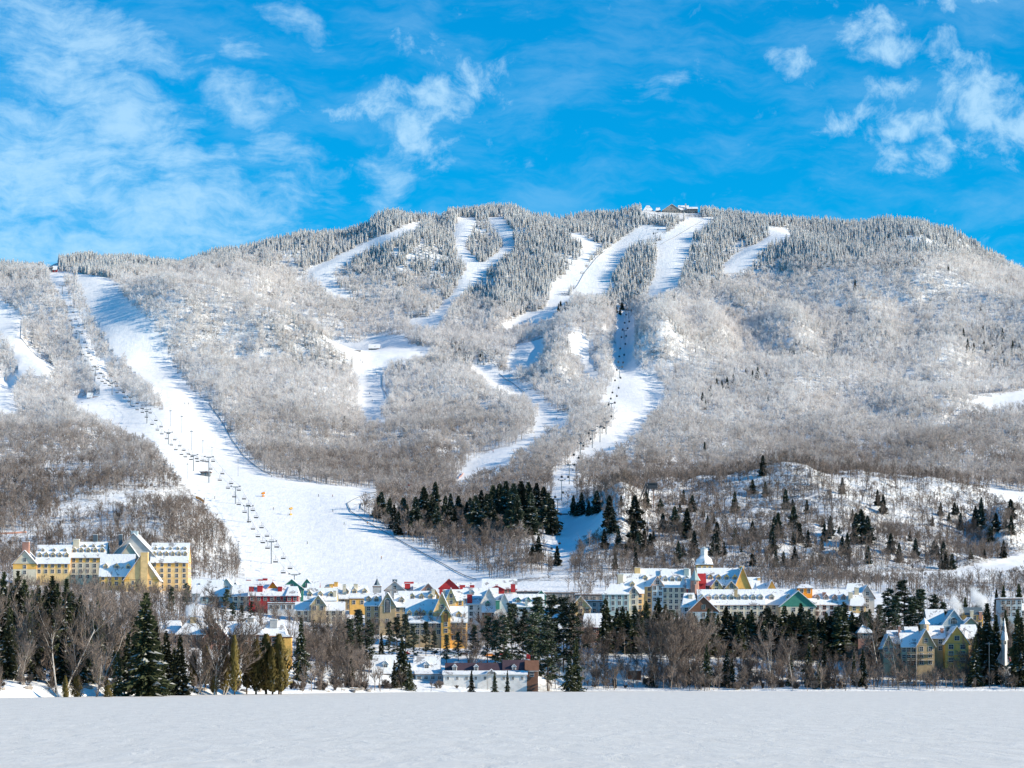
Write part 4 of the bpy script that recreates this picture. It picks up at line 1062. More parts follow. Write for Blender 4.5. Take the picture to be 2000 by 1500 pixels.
    def spire(self, px, p_top, p_eave, wpx, dy=3, wall='white', roof='teal', name='turret', p_bot=None, n=8):
        b = MB(); x = self.X(px); rr_ = wpx * self.s / 2; ze = self.Z(p_eave, dy); zt = self.Z(p_top, dy); zb = self.Z(p_bot, dy) if p_bot else ze - 8
        b.lathe((x, dy, 0), [(rr_ * .85, zb), (rr_ * .85, ze)], n, 0)
        b.lathe((x, dy, 0), [(0.01, ze - .05), (rr_ * 1.15, ze - .05), (rr_ * 1.12, ze + .15), (rr_ * .55, ze + (zt - ze) * .48), (.03, zt)], n, 1)
        b.lathe((x, dy, 0), [(.06, zt - .3), (.06, zt + 1.2), (0.01, zt + 1.25)], 5, 2)
        t = b.build(name, [WALL[wall], M[roof] if roof in M else WALL[roof], M['dark']], self.r)
        add_window(t, x, dy - rr_ * .87, ze - 1.3, 0, min(1.0, rr_), 1.4)
        return t
    def balcony(self, x0, x1, py, dy, out=1.4, col='yellow'):
        b = MB(); xa, xb = self.X(x0), self.X(x1); z = self.Z(py, dy)
        b.box(xa, xb, dy - out, dy - .003, z - .15, z, 0)
        b.box(xa, xb, dy - out, dy - out + .08, z + .95, z + 1.05, 0); n = max(2, int((xb - xa) / .45))
        for i in range(n + 1):
            x = xa + (xb - xa) * i / n; b.box(x - .03, x + .03, dy - out + .01, dy - out + .07, z + .001, z + .95, 0)
        b.box(xa, xb, dy - out + .1, dy - .01, z + .002, z + .14, 1)
        return b.build('balcony', [WALL[col], M['roofsnow']], self.r)

# the big yellow hotel on the hill
h = House('hotel', 200, 1440, 'large yellow and cream hotel with snowy dormered roofs and stone chimneys on the hill', 'hotel')
h.wing(66, 132, 1066, 1099, 'x', 15, 6, 'cream', 'yellow', cols=5, rows=2, dorm=5, dcol='cream', dorm2=3)
h.wing(22, 68, 1076, 1101, 'y', 15, 5, 'pale', 'yellow', cols=1, rows=2, sides=False)
h.chim(45, 1058, 1095, 9, 3.6, 'rose')
h.wing(131, 200, 1060, 1088, 'x', 16, 10, 'pale', 'yellow', cols=5, rows=4, dorm=5, dcol='cream', dorm2=4)
h.chim(140, 1053, 1078, 16, 3.4, 'pale'); h.chim(174, 1044, 1062, 22, 2.4, 'slate'); h.chim(224, 1044, 1062, 22, 2.0, 'slate')
h.wing(198, 312, 1042, 1102, 'y', 24, 11, 'grey', None, cols=6, rows=0, sides=False, gwin=0)
h.wing(228, 268, 1062, 1090, 'y', 8, 8, 'pale', None, cols=2, rows=1, sides=False, gwin=0)
h.chim(256, 1037, 1062, 14, 3.6, 'bluegrey')
h.wing(290, 363, 1062, 1097, 'x', 15, 9, 'cream', 'yellow', cols=5, rows=5, dorm=6, dcol='cream', hip=.0, ww=1.6, dorm2=5)
h.wing(196, 262, 1084, 1123, 'x', 13, -3, 'yellow', None, cols=5, rows=2, dorm=3, dcol='cream', sides=False)
h.wing(246, 313, 1084, 1132, 'y', 12, -6, 'cream', None, cols=2, rows=3, dorm=0, ww=1.1, wh=1.9, gwin=0)
h.chim(285, 1078, 1150, -4.8, 4.0, 'cream')
b = MB(); b.box(h.X(302), h.X(312.8), -6.1, -5.98, h.Z(1136, -6), h.Z(1127, -6)); b.box(h.X(246.3), h.X(256), -6.1, -5.98, h.Z(1136, -6), h.Z(1127, -6)); b.build('yellow_panel', WALL['yellow'], h.r)

def H(name, px, Y, label, wings, cat='house', yaw=0, extra=None):
    hh = House(name, px, Y, label, cat, yaw)
    for w_ in wings:
        a_ = w_[:-1] if isinstance(w_[-1], dict) else w_; kw = w_[-1] if isinstance(w_[-1], dict) else {}
        hh.wing(*a_, **kw)
    if extra: extra(hh)
    return hh
D = dict
# west side of the village
H('row_house', 415, 1400, 'long blue-grey house with snowy roof nearest to the big hotel', [
    (372, 432, 1134, 1158, 'x', 12, 4, 'bluegrey', D(rows=2, trim='green')), (418, 458, 1131, 1156, 'y', 16, 10, 'white', D(rows=1, trim='green', cols=1)),
    (395, 460, 1150, 1164, 'x', 10, -6, 'teal', D(rows=2, frame='white'))], extra=lambda q: (q.chim(386, 1139, 1150, 8, 1, 'slate'), q.chim(422, 1146, 1156, 0, 1, 'slate')))
H('row_house', 470, 1380, 'pale blue house with plain snowy roof beside the red house', [
    (454, 492, 1143, 1163, 'x', 11, 0, 'pale', D(rows=2, trim='white')), (440, 470, 1138, 1158, 'y', 14, 12, 'bluegrey', D(rows=1))], extra=lambda q: q.chim(465, 1148, 1158, 4, 1.2, 'slate'))
H('red_house', 535, 1370, 'bright red house with snowy roof and three red chimneys', [
    (486, 563, 1144, 1163, 'x', 13, 0, 'red', D(rows=1, cols=6, trim='red')), (560, 583, 1147, 1163, 'x', 13, -2, 'red', D(rows=1, cols=2, trim='red', hip=.2)),
    (524, 586, 1192, 1179, 'flat', 1.2, -3.4, 'white', D(rows=1, cols=5, ov=.2, sides=False)), (521, 542, 1137, 1150, 'y', 6, 4, 'orange', D(rows=0, cols=1, trim='red', gwin=0))],
  extra=lambda q: (q.chim(490, 1145, 1158, 3, 2.4, 'red'), q.chim(507, 1143, 1156, 3, 2.8, 'red'), q.chim(546, 1145, 1158, 3, 2.2, 'red')))
H('lodge_house', 575, 1440, 'green-trimmed house with two steep snowy gables behind the red house', [
    (548, 592, 1132, 1150, 'y', 14, 0, 'green', D(rows=1, trim='green')), (584, 612, 1131, 1148, 'y', 12, 6, 'green', D(rows=1, trim='green')), (600, 622, 1137, 1152, 'x', 10, 2, 'red', D(rows=1, trim='red'))])
H('row_house', 505, 1460, 'low red-roofed house uphill of the bright red house', [(480, 530, 1130, 1141, 'x', 12, 0, 'red', D(rows=1, trim='red'))],
  extra=lambda q: (q.chim(485, 1132, 1138, 4, 2.4, 'red'), q.chim(508, 1131, 1139, 4, 2.6, 'red'), q.chim(517, 1129, 1139, 4, 2.4, 'red')))
H('village_inn', 622, 1340, 'cream inn with icicled snowy roof and wide front gable beside the red house', [
    (592, 655, 1150, 1172, 'x', 14, 6, 'cream', D(rows=1, dorm=3, trim='teal')), (608, 636, 1163, 1181, 'y', 12, -2, 'tan', D(rows=1, cols=2, trim='teal')), (577, 672, 1177, 1191, 'x', 8, 0, 'pale', D(rows=2, trim='white'))], cat='inn',
  extra=lambda q: (q.chim(600, 1150, 1160, 10, 1.4, 'pale'), q.chim(652, 1153, 1166, 8, 1.6, 'pale')))
H('row_house', 665, 1420, 'tan house with yellow and pale chimneys near the round-cornered roof', [
    (635, 690, 1142, 1168, 'x', 13, 0, 'tan', D(rows=2, dorm=2, trim='tan')), (624, 648, 1150, 1166, 'y', 8, -3, 'cream', D(rows=1))],
  extra=lambda q: (q.chim(639, 1146, 1156, 3, 3.4, 'tan'), q.chim(646, 1140, 1150, 5, 2, 'yellow'), q.chim(655, 1136, 1148, 6, 2, 'yellow'), q.chim(672, 1141, 1160, 2, 1.6, 'pale')))
H('row_house', 705, 1400, 'cream house under a rounded snowy roof with a wide pale chimney', [
    (682, 722, 1144, 1166, 'x', 14, 0, 'cream', D(rows=2, hip=.22, trim='tan', dorm=2)), (684, 716, 1178, 1170, 'flat', 4, -4, 'yellow', D(rows=1, ov=.3))], extra=lambda q: (q.chim(694, 1140, 1156, 4, 2.2, 'pale'), q.chim(672, 1143, 1158, 4, 1.6, 'pale')))
H('clock_tower', 736, 1440, 'small grey turret with pointed roof rising over the village centre', [(728, 744, 1152, 1146, 'flat', 4, 0, 'grey', D(rows=0, cols=1, ov=.2, sides=False))], cat='tower', extra=lambda q: q.spire(736, 1129, 1143, 11, 2, 'grey', 'slate', 'spire', 1150, 4))
H('grand_house', 752, 1300, 'tall tan building with big arched window in its central gable', [
    (712, 742, 1160, 1182, 'x', 12, 2, 'tan', D(rows=3, dorm=2, trim='teal')), (742, 772, 1158, 1182, 'y', 14, -1, 'tan', D(rows=1, cols=1, skip=2, trim='teal', gwin=0)), (770, 798, 1160, 1184, 'x', 12, 2, 'tan', D(rows=3, dorm=1, trim='teal'))], cat='apartment building')
q = House('arched_front', 757, 1298, 'x'); COL.objects.unlink(q.r)
def arch(parent, hh, px, pt, pb, wpx, dy, frame='white'):
    b = MB(); x = hh.X(px); w = wpx * hh.s / 2; z0 = hh.Z(pb, dy); z1 = hh.Z(pt, dy) - w
    def outline(k): return [(x - w * k, z0)] + [(x + w * k * math.cos(t), z1 + w * k * math.sin(t)) for t in [math.pi - math.pi * i / 10 for i in range(11)]] + [(x + w * k, z0)]
    b.prism(outline(1.0), dy - .25, dy - .05, 'y', 1); b.prism(outline(.8), dy - .3, dy - .255, 'y', 0)
    for i in (-1, 0, 1): b.box(x + i * w * .4 - .05, x + i * w * .4 + .05, dy - .36, dy - .305, z0, z1 + w * .5, 1)
    b.box(x - w * .8, x + w * .8, dy - .37, dy - .31, z1 - .1, z1, 1)
    return b.build('arched_window', [M['glass'], WALL[frame]], parent.r)
for o_ in list(bpy.data.objects):
    if o_.get('label') == 'x': bpy.data.objects.remove(o_)
gh = [o_ for o_ in bpy.data.objects if o_.name == 'grand_house'][0]
class _G: pass
g2 = House.__new__(House); g2.px = 752; g2.Y = 1300; g2.loc = stand(752, 1300); g2.s = 1300 / F; g2.r = gh
arch(g2, g2, 757, 1168, 1196, 12, -1)
H('row_house', 770, 1440, 'dark half-timbered gabled house up against the ski slope', [(752, 790, 1136, 1152, 'y', 12, 0, 'grey', D(rows=2, trim='brown'))],
  extra=lambda q: (q.chim(768, 1131, 1141, 4, 1.2, 'slate'), q.chim(773, 1131, 1141, 4, 1.2, 'slate')))
H('row_house', 800, 1450, 'house with two small red rooftops and a red chimney below the slope', [
    (786, 812, 1142, 1154, 'x', 10, 0, 'pale', D(rows=1, trim='red')), (790, 806, 1138, 1146, 'x', 5, 4, 'red', D(rows=0, roof='red', trim='red', cols=1, sides=False))], extra=lambda q: q.chim(796, 1139, 1146, -.5, 3, 'red'))
H('row_house', 835, 1440, 'white gabled house with blue-shaded roof in the village centre', [
    (808, 838, 1140, 1156, 'x', 12, 4, 'white', D(rows=1)), (818, 855, 1140, 1158, 'y', 14, -2, 'rose', D(rows=1, cols=2, trim='white'))])
H('row_house', 815, 1330, 'cream house behind the yellow balconied inn, long icicled eaves', [
    (778, 850, 1156, 1176, 'x', 12, 0, 'cream', D(rows=2, dorm=4, trim='teal')), (838, 862, 1152, 1172, 'y', 12, 4, 'yellow', D(rows=2))], extra=lambda q: q.chim(846, 1150, 1162, 3, 1.8, 'pale'))
h = H('balcony_inn', 850, 1255, 'yellow inn with stacked balconies and long dormered snowy roof in the village centre', [
    (792, 862, 1172, 1212, 'x', 15, 3, 'cream', D(rows=1, dorm=5, drow=.25, trim='teal', cols=5)), (846, 880, 1158, 1196, 'y', 16, 2, 'cream', D(rows=1, cols=1, trim='white')),
    (862, 880, 1186, 1200, 'y', 6, -2, 'yellow', D(rows=3, cols=1, trim='teal')), (880, 912, 1186, 1214, 'x', 13, -1, 'yellow', D(rows=3, cols=3, trim='teal', dorm=1)),
    (800, 862, 1206, 1215, 'x', 5, -1, 'tan', D(rows=2, cols=6, trim='white', sides=False))], cat='inn')
arch(h, h, 871, 1194, 1214, 11, -2, 'yellow')
for py_ in (1226, 1238): h.balcony(881, 911, py_, -1)
H('row_house', 880, 1420, 'small yellow house with narrow steep gables beside the red pediment', [
    (868, 905, 1153, 1172, 'x', 12, 0, 'yellow', D(rows=2, trim='green')), (872, 890, 1149, 1170, 'y', 8, -2, 'cream', D(rows=1, trim='green'))], extra=lambda q: q.chim(867, 1152, 1166, 3, 1.4, 'pale'))
H('red_hall', 878, 1490, 'hall with large crimson triangular gable at the foot of the ski slope', [
    (858, 896, 1131, 1148, 'y', 14, 0, 'red', D(rows=0, cols=1, trim='red', sides=False, gwin=0)), (892, 926, 1140, 1150, 'x', 10, 3, 'olive', D(rows=1, trim='red'))], cat='hall',
  extra=lambda q: (q.chim(903, 1142, 1150, 3, 3, 'red'), q.chim(922, 1142, 1152, 2, 2.6, 'red')))
H('white_house', 940, 1290, 'plain white three-storey house with tall steep gable and red chimney', [
    (912, 944, 1166, 1180, 'x', 14, 4, 'white', D(rows=3, cols=2, trim='bluegrey')), (936, 974, 1150, 1184, 'y', 22, 0, 'white', D(rows=2, cols=1, trim='white', sides=False, gwin=0))],
  extra=lambda q: (q.chim(917, 1160, 1176, 5, 2.6, 'red'),))
H('row_house', 945, 1360, 'long snow-roofed house behind the plain white one, blue-grey walls', [(905, 972, 1150, 1168, 'x', 14, 0, 'bluegrey', D(rows=1, dorm=2))])
H('gable_house', 985, 1285, 'white gabled house with brown base and green dormer above the pines', [
    (942, 984, 1162, 1194, 'x', 14, 3, 'brown', D(rows=2, cols=3, trim='slate', dorm=2, dcol='green')), (966, 1004, 1160, 1198, 'y', 20, 0, 'white', D(rows=1, cols=1, trim='white', sides=False, gwin=0))],
  extra=lambda q: q.chim(972, 1172, 1186, -.5, 2, 'green'))
H('slope_hall', 975, 1500, 'long low hall with flat snowy roof, red front and red chimney by the ski slope', [
    (942, 1009, 1132, 1149, 'x', 14, 2, 'red', D(rows=1, cols=8, trim='red')), (955, 985, 1144, 1151, 'y', 5, -4, 'red', D(rows=0, cols=1, trim='red', gwin=0))], cat='hall', extra=lambda q: (q.chim(1002, 1140, 1153, -3, 2.6, 'red'), q.chim(970, 1141, 1147, 0, 1.4, 'red')))
H('row_house', 1035, 1330, 'snow-roofed house with three green dormers above the central pines', [(1002, 1062, 1162, 1184, 'x', 14, 0, 'bluegrey', D(rows=2, dorm=3, dcol='green', trim='green'))], extra=lambda q: q.chim(1028, 1170, 1180, 0, 1.2, 'teal'))
H('shed_hall', 1060, 1440, 'low dark hall under a long flat snow roof with a green peak', [
    (1010, 1058, 1150, 1156, 'flat', 14, 4, 'slate', D(rows=1, ov=.6)), (1048, 1066, 1154, 1163, 'y', 10, -2, 'green', D(rows=0, cols=1, trim='green', gwin=0)), (1062, 1128, 1150, 1158, 'flat', 16, 0, 'stone', D(rows=1, ov=.6))], cat='hall')
H('row_house', 1135, 1310, 'small cream gabled house among the pines', [(1115, 1153, 1165, 1186, 'y', 13, 0, 'cream', D(rows=2, cols=3, trim='white'))])
H('shed_hall', 1150, 1400, 'flat grey-roofed block just west of the round blue roof', [(1125, 1182, 1150, 1162, 'flat', 14, 0, 'stone', D(rows=2, ov=.5)), (1140, 1180, 1150, 1175, 'flat', 10, -6, 'grey', D(rows=2, ov=.5))], cat='block')
H('cottage', 1160, 1265, 'rose-walled cottage half hidden by pines under a blue-shaded snow roof', [(1138, 1184, 1200, 1224, 'x', 13, 0, 'rose', D(rows=2, trim='red', hip=.12))])
# the cream inn on the hill
h = H('hill_inn', 1340, 1370, 'large cream and yellow inn with steep snowy roofs and a blue turret', [
    (1178, 1228, 1143, 1160, 'x', 14, -4, 'teal', D(rows=3, trim='teal', hip=.35)), (1214, 1258, 1122, 1157, 'x', 15, 3, 'cream', D(rows=3, trim='orange', dorm=1)),
    (1228, 1246, 1146, 1158, 'y', 8, -3, 'pale', D(rows=3, cols=1)),
    (1247, 1306, 1112, 1144, 'x', 16, 6, 'cream', D(rows=4, trim='yellow', dorm=2)), (1274, 1296, 1126, 1142, 'y', 6, 3.4, 'bluegrey', D(rows=3, cols=2, trim='orange')),
    (1294, 1350, 1113, 1146, 'x', 16, 4, 'pale', D(rows=4, cols=5, trim='rose', dorm=4)),
    (1342, 1374, 1128, 1148, 'x', 12, 1, 'red', D(rows=2, cols=3, trim='white')), (1366, 1446, 1111, 1142, 'x', 18, 6, 'yellow', D(rows=1, dorm=5, trim='yellow', cols=7)),
    (1390, 1410, 1132, 1145, 'y', 8, 2, 'cream', D(rows=1, cols=1, trim='tan')), (1418, 1440, 1136, 1148, 'y', 8, 2, 'tan', D(rows=1, cols=1, trim='tan')), (1365, 1378, 1122, 1138, 'x', 8, 0, 'red', D(rows=0, roof='red', trim='red', cols=1)),
    (1436, 1468, 1108, 1148, 'y', 20, 4, 'yellow', D(rows=1, cols=1, trim='yellow', gwin=0))], cat='inn', yaw=0)
h.spire(1357, 1112, 1134, 20, 0, 'rose', 'teal', 'turret', 1160, 8)
h.chim(1213, 1121, 1150, 8, 3.0, 'pale'); h.chim(1247, 1108, 1138, 12, 3.0, 'cream'); h.chim(1343, 1110, 1124, 10, 2.6, 'teal'); h.chim(1453, 1105, 1122, 12, 2.2, 'yellow')
h.balcony(1292, 1310, 1162, 5, 1.2, 'cream'); h.balcony(1292, 1310, 1174, 5, 1.2, 'cream')
h = House('bell_tower', 1375, 1490, 'white tower with bell-shaped grey roof rising behind the cream inn', 'tower')
h.wing(1361, 1392, 1112, 1104, 'flat', 8, 0, 'yellow', rows=1, cols=3, ov=.4)
b = MB(); x = h.X(1376); z0 = h.Z(1104); z1 = h.Z(1071)
k = (z1 - z0)
b.lathe((x, 4, z0 + .9), [(5.2, 0), (5.0, k * .12), (4.2, k * .3), (2.7, k * .44), (2.2, k * .5)], 8, 0)
b.build('roof', [M['roofsnow'], WALL['bluegrey']], h.r)
b = MB(); b.lathe((x, 4, z0 + .9), [(2.0, k * .48), (2.0, k * .88)], 8, 0); b.lathe((x, 4, z0 + .9), [(2.3, k * .88), (2.3, k * .92), (.4, k * 1.0), (.02, k * 1.06)], 8, 1)
b.build('cupola', [WALL['white'], WALL['bluegrey']], h.r)
H('row_house', 1485, 1400, 'row of small gabled houses with a red peak and a yellow end beside the inn', [
    (1450, 1474, 1145, 1158, 'y', 8, -3, 'rose', D(rows=1, cols=1, trim='red')), (1462, 1486, 1129, 1152, 'x', 12, 4, 'cream', D(rows=1)), (1480, 1500, 1140, 1153, 'x', 10, 2, 'cream', D(rows=1)),
    (1498, 1518, 1134, 1154, 'y', 14, 1.5, 'yellow', D(rows=1, cols=1, gwin=0))], extra=lambda q: q.chim(1485, 1128, 1140, 9, 1.6, 'cream'))
H('long_lodge', 1430, 1320, 'long lodge with dormered snow roof and brown timber gable at one end', [
    (1366, 1496, 1153, 1180, 'x', 15, 6, 'pale', D(rows=2, dorm=9, trim='rose')), (1334, 1362, 1160, 1184, 'x', 12, 2, 'bluegrey', D(rows=2, trim='teal', hip=.2)), (1344, 1402, 1166, 1194, 'y', 14, -4, 'bluegrey', D(rows=2, cols=3, trim='brown', frame='teal', gab='brown'))],
  cat='lodge', extra=lambda q: (q.chim(1350, 1161, 1176, 6, 2, 'pale'), q.chim(1385, 1164, 1176, 8, 1.6, 'rose'), q.chim(1440, 1150, 1162, 8, 1.6, 'tan')))
H('green_lodge', 1560, 1330, 'lodge with big green triangular gable and orange lantern box on its roof', [
    (1494, 1560, 1152, 1180, 'x', 14, 6, 'pale', D(rows=2, dorm=2)), (1524, 1592, 1155, 1184, 'y', 16, -2, 'pale', D(rows=2, cols=4, trim='green', gwin=0, gab='green')), (1563, 1591, 1143, 1148, 'x', 8, 10, 'orange', D(rows=1, cols=2, trim='slate', hip=.3, ov=1.0)),
    (1558, 1598, 1160, 1176, 'x', 12, 8, 'slate', D(rows=1))], cat='lodge')
H('long_lodge', 1640, 1335, 'cream lodge with stepped snow roofs and rose dormers beyond the green gable', [
    (1590, 1676, 1153, 1180, 'x', 15, 3, 'white', D(rows=2, dorm=5, trim='rose', frame='rose', dcol='rose')), (1655, 1700, 1141, 1168, 'x', 14, 12, 'pale', D(rows=1, hip=.25)), (1684, 1712, 1144, 1166, 'y', 14, 8, 'grey', D(rows=2, cols=1)),
    (1660, 1690, 1160, 1182, 'x', 12, -2, 'cream', D(rows=2, hip=.2))], cat='lodge', extra=lambda q: (q.chim(1675, 1147, 1162, 4, 2.2, 'pale'), q.chim(1662, 1156, 1170, 2, 2, 'pale'), q.chim(1613, 1156, 1168, 7, 1.6, 'rose')))
H('pavilion', 1690, 1230, 'small round-roofed pavilion under snow between the spruces', [(1676, 1704, 1222, 1235, 'x', 8, 0, 'rose', D(rows=1, cols=3, hip=.45))], cat='pavilion')
H('chalet_house', 1700, 1290, 'snow-roofed bungalow in the gap below the cream lodge', [(1665, 1722, 1200, 1215, 'x', 12, 0, 'stone', D(rows=1, hip=.1)), (1640, 1668, 1196, 1210, 'x', 10, 4, 'bluegrey', D(rows=1))])
# the chalets by the fence
h = H('timber_house', 1810, 1205, 'tan and yellow gabled apartment house by the fence with a small lookout turret', [
    (1728, 1748, 1240, 1262, 'y', 12, 4, 'olive', D(rows=2, cols=2, trim='teal')), (1740, 1788, 1233, 1256, 'x', 14, 6, 'olive', D(rows=2, trim='tan', cols=4)), (1776, 1800, 1226, 1246, 'x', 12, 8, 'tan', D(rows=1)),
    (1762, 1800, 1238, 1262, 'x', 10, 2, 'olive', D(rows=3, cols=4, trim='tan')), (1790, 1824, 1230, 1260, 'y', 14, -2, 'tan', D(rows=3, cols=2, trim='tan')), (1812, 1850, 1224, 1246, 'x', 14, 6, 'tan', D(rows=2)),
    (1846, 1892, 1224, 1256, 'y', 14, 0, 'yellow', D(rows=3, cols=2, trim='olive', ww=2.2)), (1880, 1918, 1222, 1246, 'x', 13, 5, 'tan', D(rows=2, hip=.15))], cat='apartment building',
  extra=lambda q: (q.chim(1762, 1222, 1240, 9, 1.0, 'rose'), q.chim(1846, 1226, 1240, 9, 1.4, 'rose'), q.chim(1878, 1226, 1240, 9, 1.6, 'rose')))
h.spire(1811, 1206, 1219, 20, 8, 'tan', 'roofsnow', 'lookout_turret', 1232, 4)
for py_ in (1278, 1290): h.balcony(1770, 1822, py_, -2, 1.2, 'tan'); h.balcony(1850, 1888, py_, 0, 1.2, 'tan')
h = H('arch_house', 1855, 1265, 'snowy-roofed house with arched gable window behind the timber apartment house', [
    (1816, 1850, 1192, 1220, 'x', 14, 6, 'bluegrey', D(rows=1, trim='teal')), (1840, 1886, 1192, 1222, 'y', 18, 0, 'bluegrey', D(rows=1, cols=2, trim='white', gwin=0)), (1872, 1912, 1207, 1226, 'y', 12, -6, 'olive', D(rows=1, cols=1, trim='tan', gwin=0))])
arch(h, h, 1863, 1205, 1218, 14, 0, 'bluegrey')
H('corner_house', 1904, 1300, 'mustard house with dark green roof and two chimneys beneath the steam', [(1886, 1920, 1188, 1200, 'x', 12, 0, 'yellow', D(rows=2, cols=3, roof='slate', trim='slate'))], extra=lambda q: (q.chim(1897, 1192, 1204, -1, 1.6, 'pale'), q.chim(1915, 1194, 1206, 0, 1.6, 'rose')))
H('block_house', 1975, 1330, 'grey flat-roofed block with shadowed walls uphill of the white steeple', [(1954, 1996, 1160, 1170, 'flat', 12, 0, 'bluegrey', D(rows=3, cols=4, ov=.6)), (1994, 2030, 1180, 1192, 'x', 12, 6, 'grey', D(rows=2))], cat='block')
h = House('chapel', 1962, 1195, 'slim white chapel steeple with snowy flanks between two tall spruces', 'chapel')
h.wing(1951, 1973, 1262, 1285, 'y', 10, 2, 'white', rows=1, cols=1, trim='red')
h.spire(1963, 1206, 1250, 13, 1.5, 'white', 'roofsnow', 'steeple', 1300, 4)
# brown inn low on the west side
h = H('brown_inn', 450, 1130, 'brown timber inn with pyramid snow roofs behind the shoreline cedars', [
    (310, 352, 1214, 1236, 'x', 13, 6, 'brown', D(rows=2, hip=.2)), (344, 396, 1212, 1238, 'x', 14, 0, 'brown', D(rows=2, hip=.45, trim='rose')), (392, 412, 1220, 1238, 'x', 12, 5, 'brown', D(rows=2)),
    (400, 446, 1216, 1244, 'y', 14, -3, 'rose', D(rows=2, cols=3, trim='rose')), (440, 466, 1216, 1238, 'x', 12, 4, 'brown', D(rows=2)), (458, 518, 1211, 1238, 'x', 15, -1, 'brown', D(rows=2, hip=.42, trim='rose')),
    (512, 556, 1214, 1240, 'x', 13, 3, 'rose', D(rows=2, hip=.2, trim='orange')), (546, 562, 1248, 1243, 'flat', 6, 1, 'tan', D(rows=4, cols=1, ov=.2))], cat='inn',
  extra=lambda q: (q.chim(374, 1204, 1216, 6, 2.4, 'tan'), q.chim(487, 1206, 1216, 6, 2.8, 'stone'), q.chim(532, 1209, 1222, 7, 3.2, 'grey')))
h.wing(559, 577, 1252, 1245, 'flat', 6, -22, 'yellow', rows=0, cols=1, ov=.3, sides=False, base=-8)
# lakeside chalet
h = H('lakeside_chalet', 955, 1140, 'long white lakeside chalet with plum-brown roof, three white dormers and a porch gable', [
    (983, 1030, 1291, 1311, 'x', 11, 4, 'white', D(rows=0, cols=1, roof='purple', trim='white', sides=False, base=-3)), (870, 985, 1297, 1312, 'x', 10, 4.5, 'white', D(rows=0, cols=1, roof='purple', trim='white', sides=False)),
    (1027, 1051, 1292, 1309, 'x', 11, 2, 'brown', D(rows=1, cols=1, roof='brown', trim='white')), (866, 1029, 1312, 1317, 'x', 6, -1, 'white', D(rows=1, cols=9, trim='white', ww=1.0, wh=1.2))], cat='chalet')
h.last = h.r.children[1]
for x_ in (887.5, 929.5, 1004): add_dormer(h.last, h.X(x_), 4.2, h.Z(1311, 4.2), 1.9, 2.0, 3.5, 'white')
b = MB(); x = h.X(960)
for s in (-1, 1):
    p = [(x + s * 2.6, h.Z(1317, -3)), (x + s * 2.6, h.Z(1317, -3) + .3), (x, h.Z(1306, -3)), (x, h.Z(1306, -3) - .35)]
    b.prism(p if s > 0 else p[::-1], -3.4, .5, 'y', 0)
    b.box(x + s * 1.9 - .12, x + s * 1.9 + .12, -3.3, -3.06, -1, h.Z(1316, -3), 1)
b.prism([(x - 1.8, h.Z(1316, -3)), (x + 1.8, h.Z(1316, -3)), (x, h.Z(1309, -3))], -3.0, -2.8, 'y', 1)
b.build('porch', [M['roofsnow'], WALL['stone']], h.r)
H('blue_chalet', 835, 1150, 'small chalet with bluish snowy roof and one white dormer beside the lakeside chalet', [
    (808, 858, 1284, 1312, 'x', 12, 2, 'bluegrey', D(rows=0, cols=1, dorm=1, drow=.25, dcol='white', sides=False)), (812, 866, 1311, 1316, 'x', 5, -2, 'bluegrey', D(rows=1, cols=4, wh=1.2))], cat='chalet')
H('snowy_chalet', 752, 1150, 'low chalet buried under a broad snow roof behind the lone lakeside spruce', [(728, 776, 1281, 1313, 'x', 12, 2, 'bluegrey', D(rows=1, cols=4, dorm=1, drow=.3, wh=1.1)), (780, 806, 1300, 1315, 'x', 8, 0, 'teal', D(rows=1, cols=2))], cat='chalet')
H('boat_shed', 1245, 1195, 'tiny open shed with a snow-laden roof in the lakeside brush', [(1226, 1252, 1300, 1308, 'x', 4, 0, 'brown', D(rows=0, cols=1, sides=False))], cat='shed')
# mountain buildings
H('summit_lodge', 1325, 3610, 'large grey summit lodge with snowy gables on the mountain top', [
    (1294, 1330, 399, 411, 'y', 22, 0, 'stone', D(rows=2, cols=7, ww=2.2, wh=2.2)), (1326, 1346, 402, 410, 'x', 20, 4, 'stone', D(rows=2, cols=4, ww=2)), (1342, 1363, 405, 408, 'x', 18, 2, 'slate', D(rows=2, cols=4, ww=2.6, wh=2.4))], cat='lodge',
  extra=lambda q: q.chim(1340, 398, 408, 8, 1.8, 'grey'))
H('summit_hut', 1265, 3620, 'small hut with pointed snow roof left alone between summit firs', [(1256, 1276, 402, 411, 'x', 14, 0, 'stone', D(rows=1, cols=3, hip=.4, ww=2))], cat='hut')
H('summit_lift_station', 1285, 3615, 'squat lift top station at the head of the gondola line', [(1281, 1290, 406, 411, 'x', 10, 0, 'slate', D(rows=1, cols=2, hip=.2))], cat='lift station')
def at_hut(name, px, py, label, wings, cat, **k):
    g_ = on_ground(px, py); return H(name, px, g_.y, label, wings, cat, **k)
at_hut('warming_hut', 738, 682, 'low hut with arched dark roof and red deck in the mid-mountain clearing', [(720, 742, 673, 680, 'x', 10, 0, 'slate', D(rows=1, cols=4, base=-2)), (736, 756, 678, 681, 'flat', 6, -2, 'rose', D(rows=0, cols=1, ov=.3, base=-2))], 'hut')
at_hut('warming_hut', 698, 686, 'dark flat hut at the mouth of the mid-mountain clearing', [(688, 704, 681, 685, 'flat', 8, 0, 'slate', D(rows=1, cols=3, ov=.4, base=-2))], 'hut')
at_hut('patrol_hut', 185, 776, 'red and green ski patrol hut beside the upper chairlift', [(181, 194, 769, 775, 'flat', 6, 0, 'red', D(rows=1, cols=2, ov=.3, base=-2)), (170, 180, 768, 775, 'x', 5, 0, 'teal', D(rows=1, cols=1, base=-2))], 'hut')
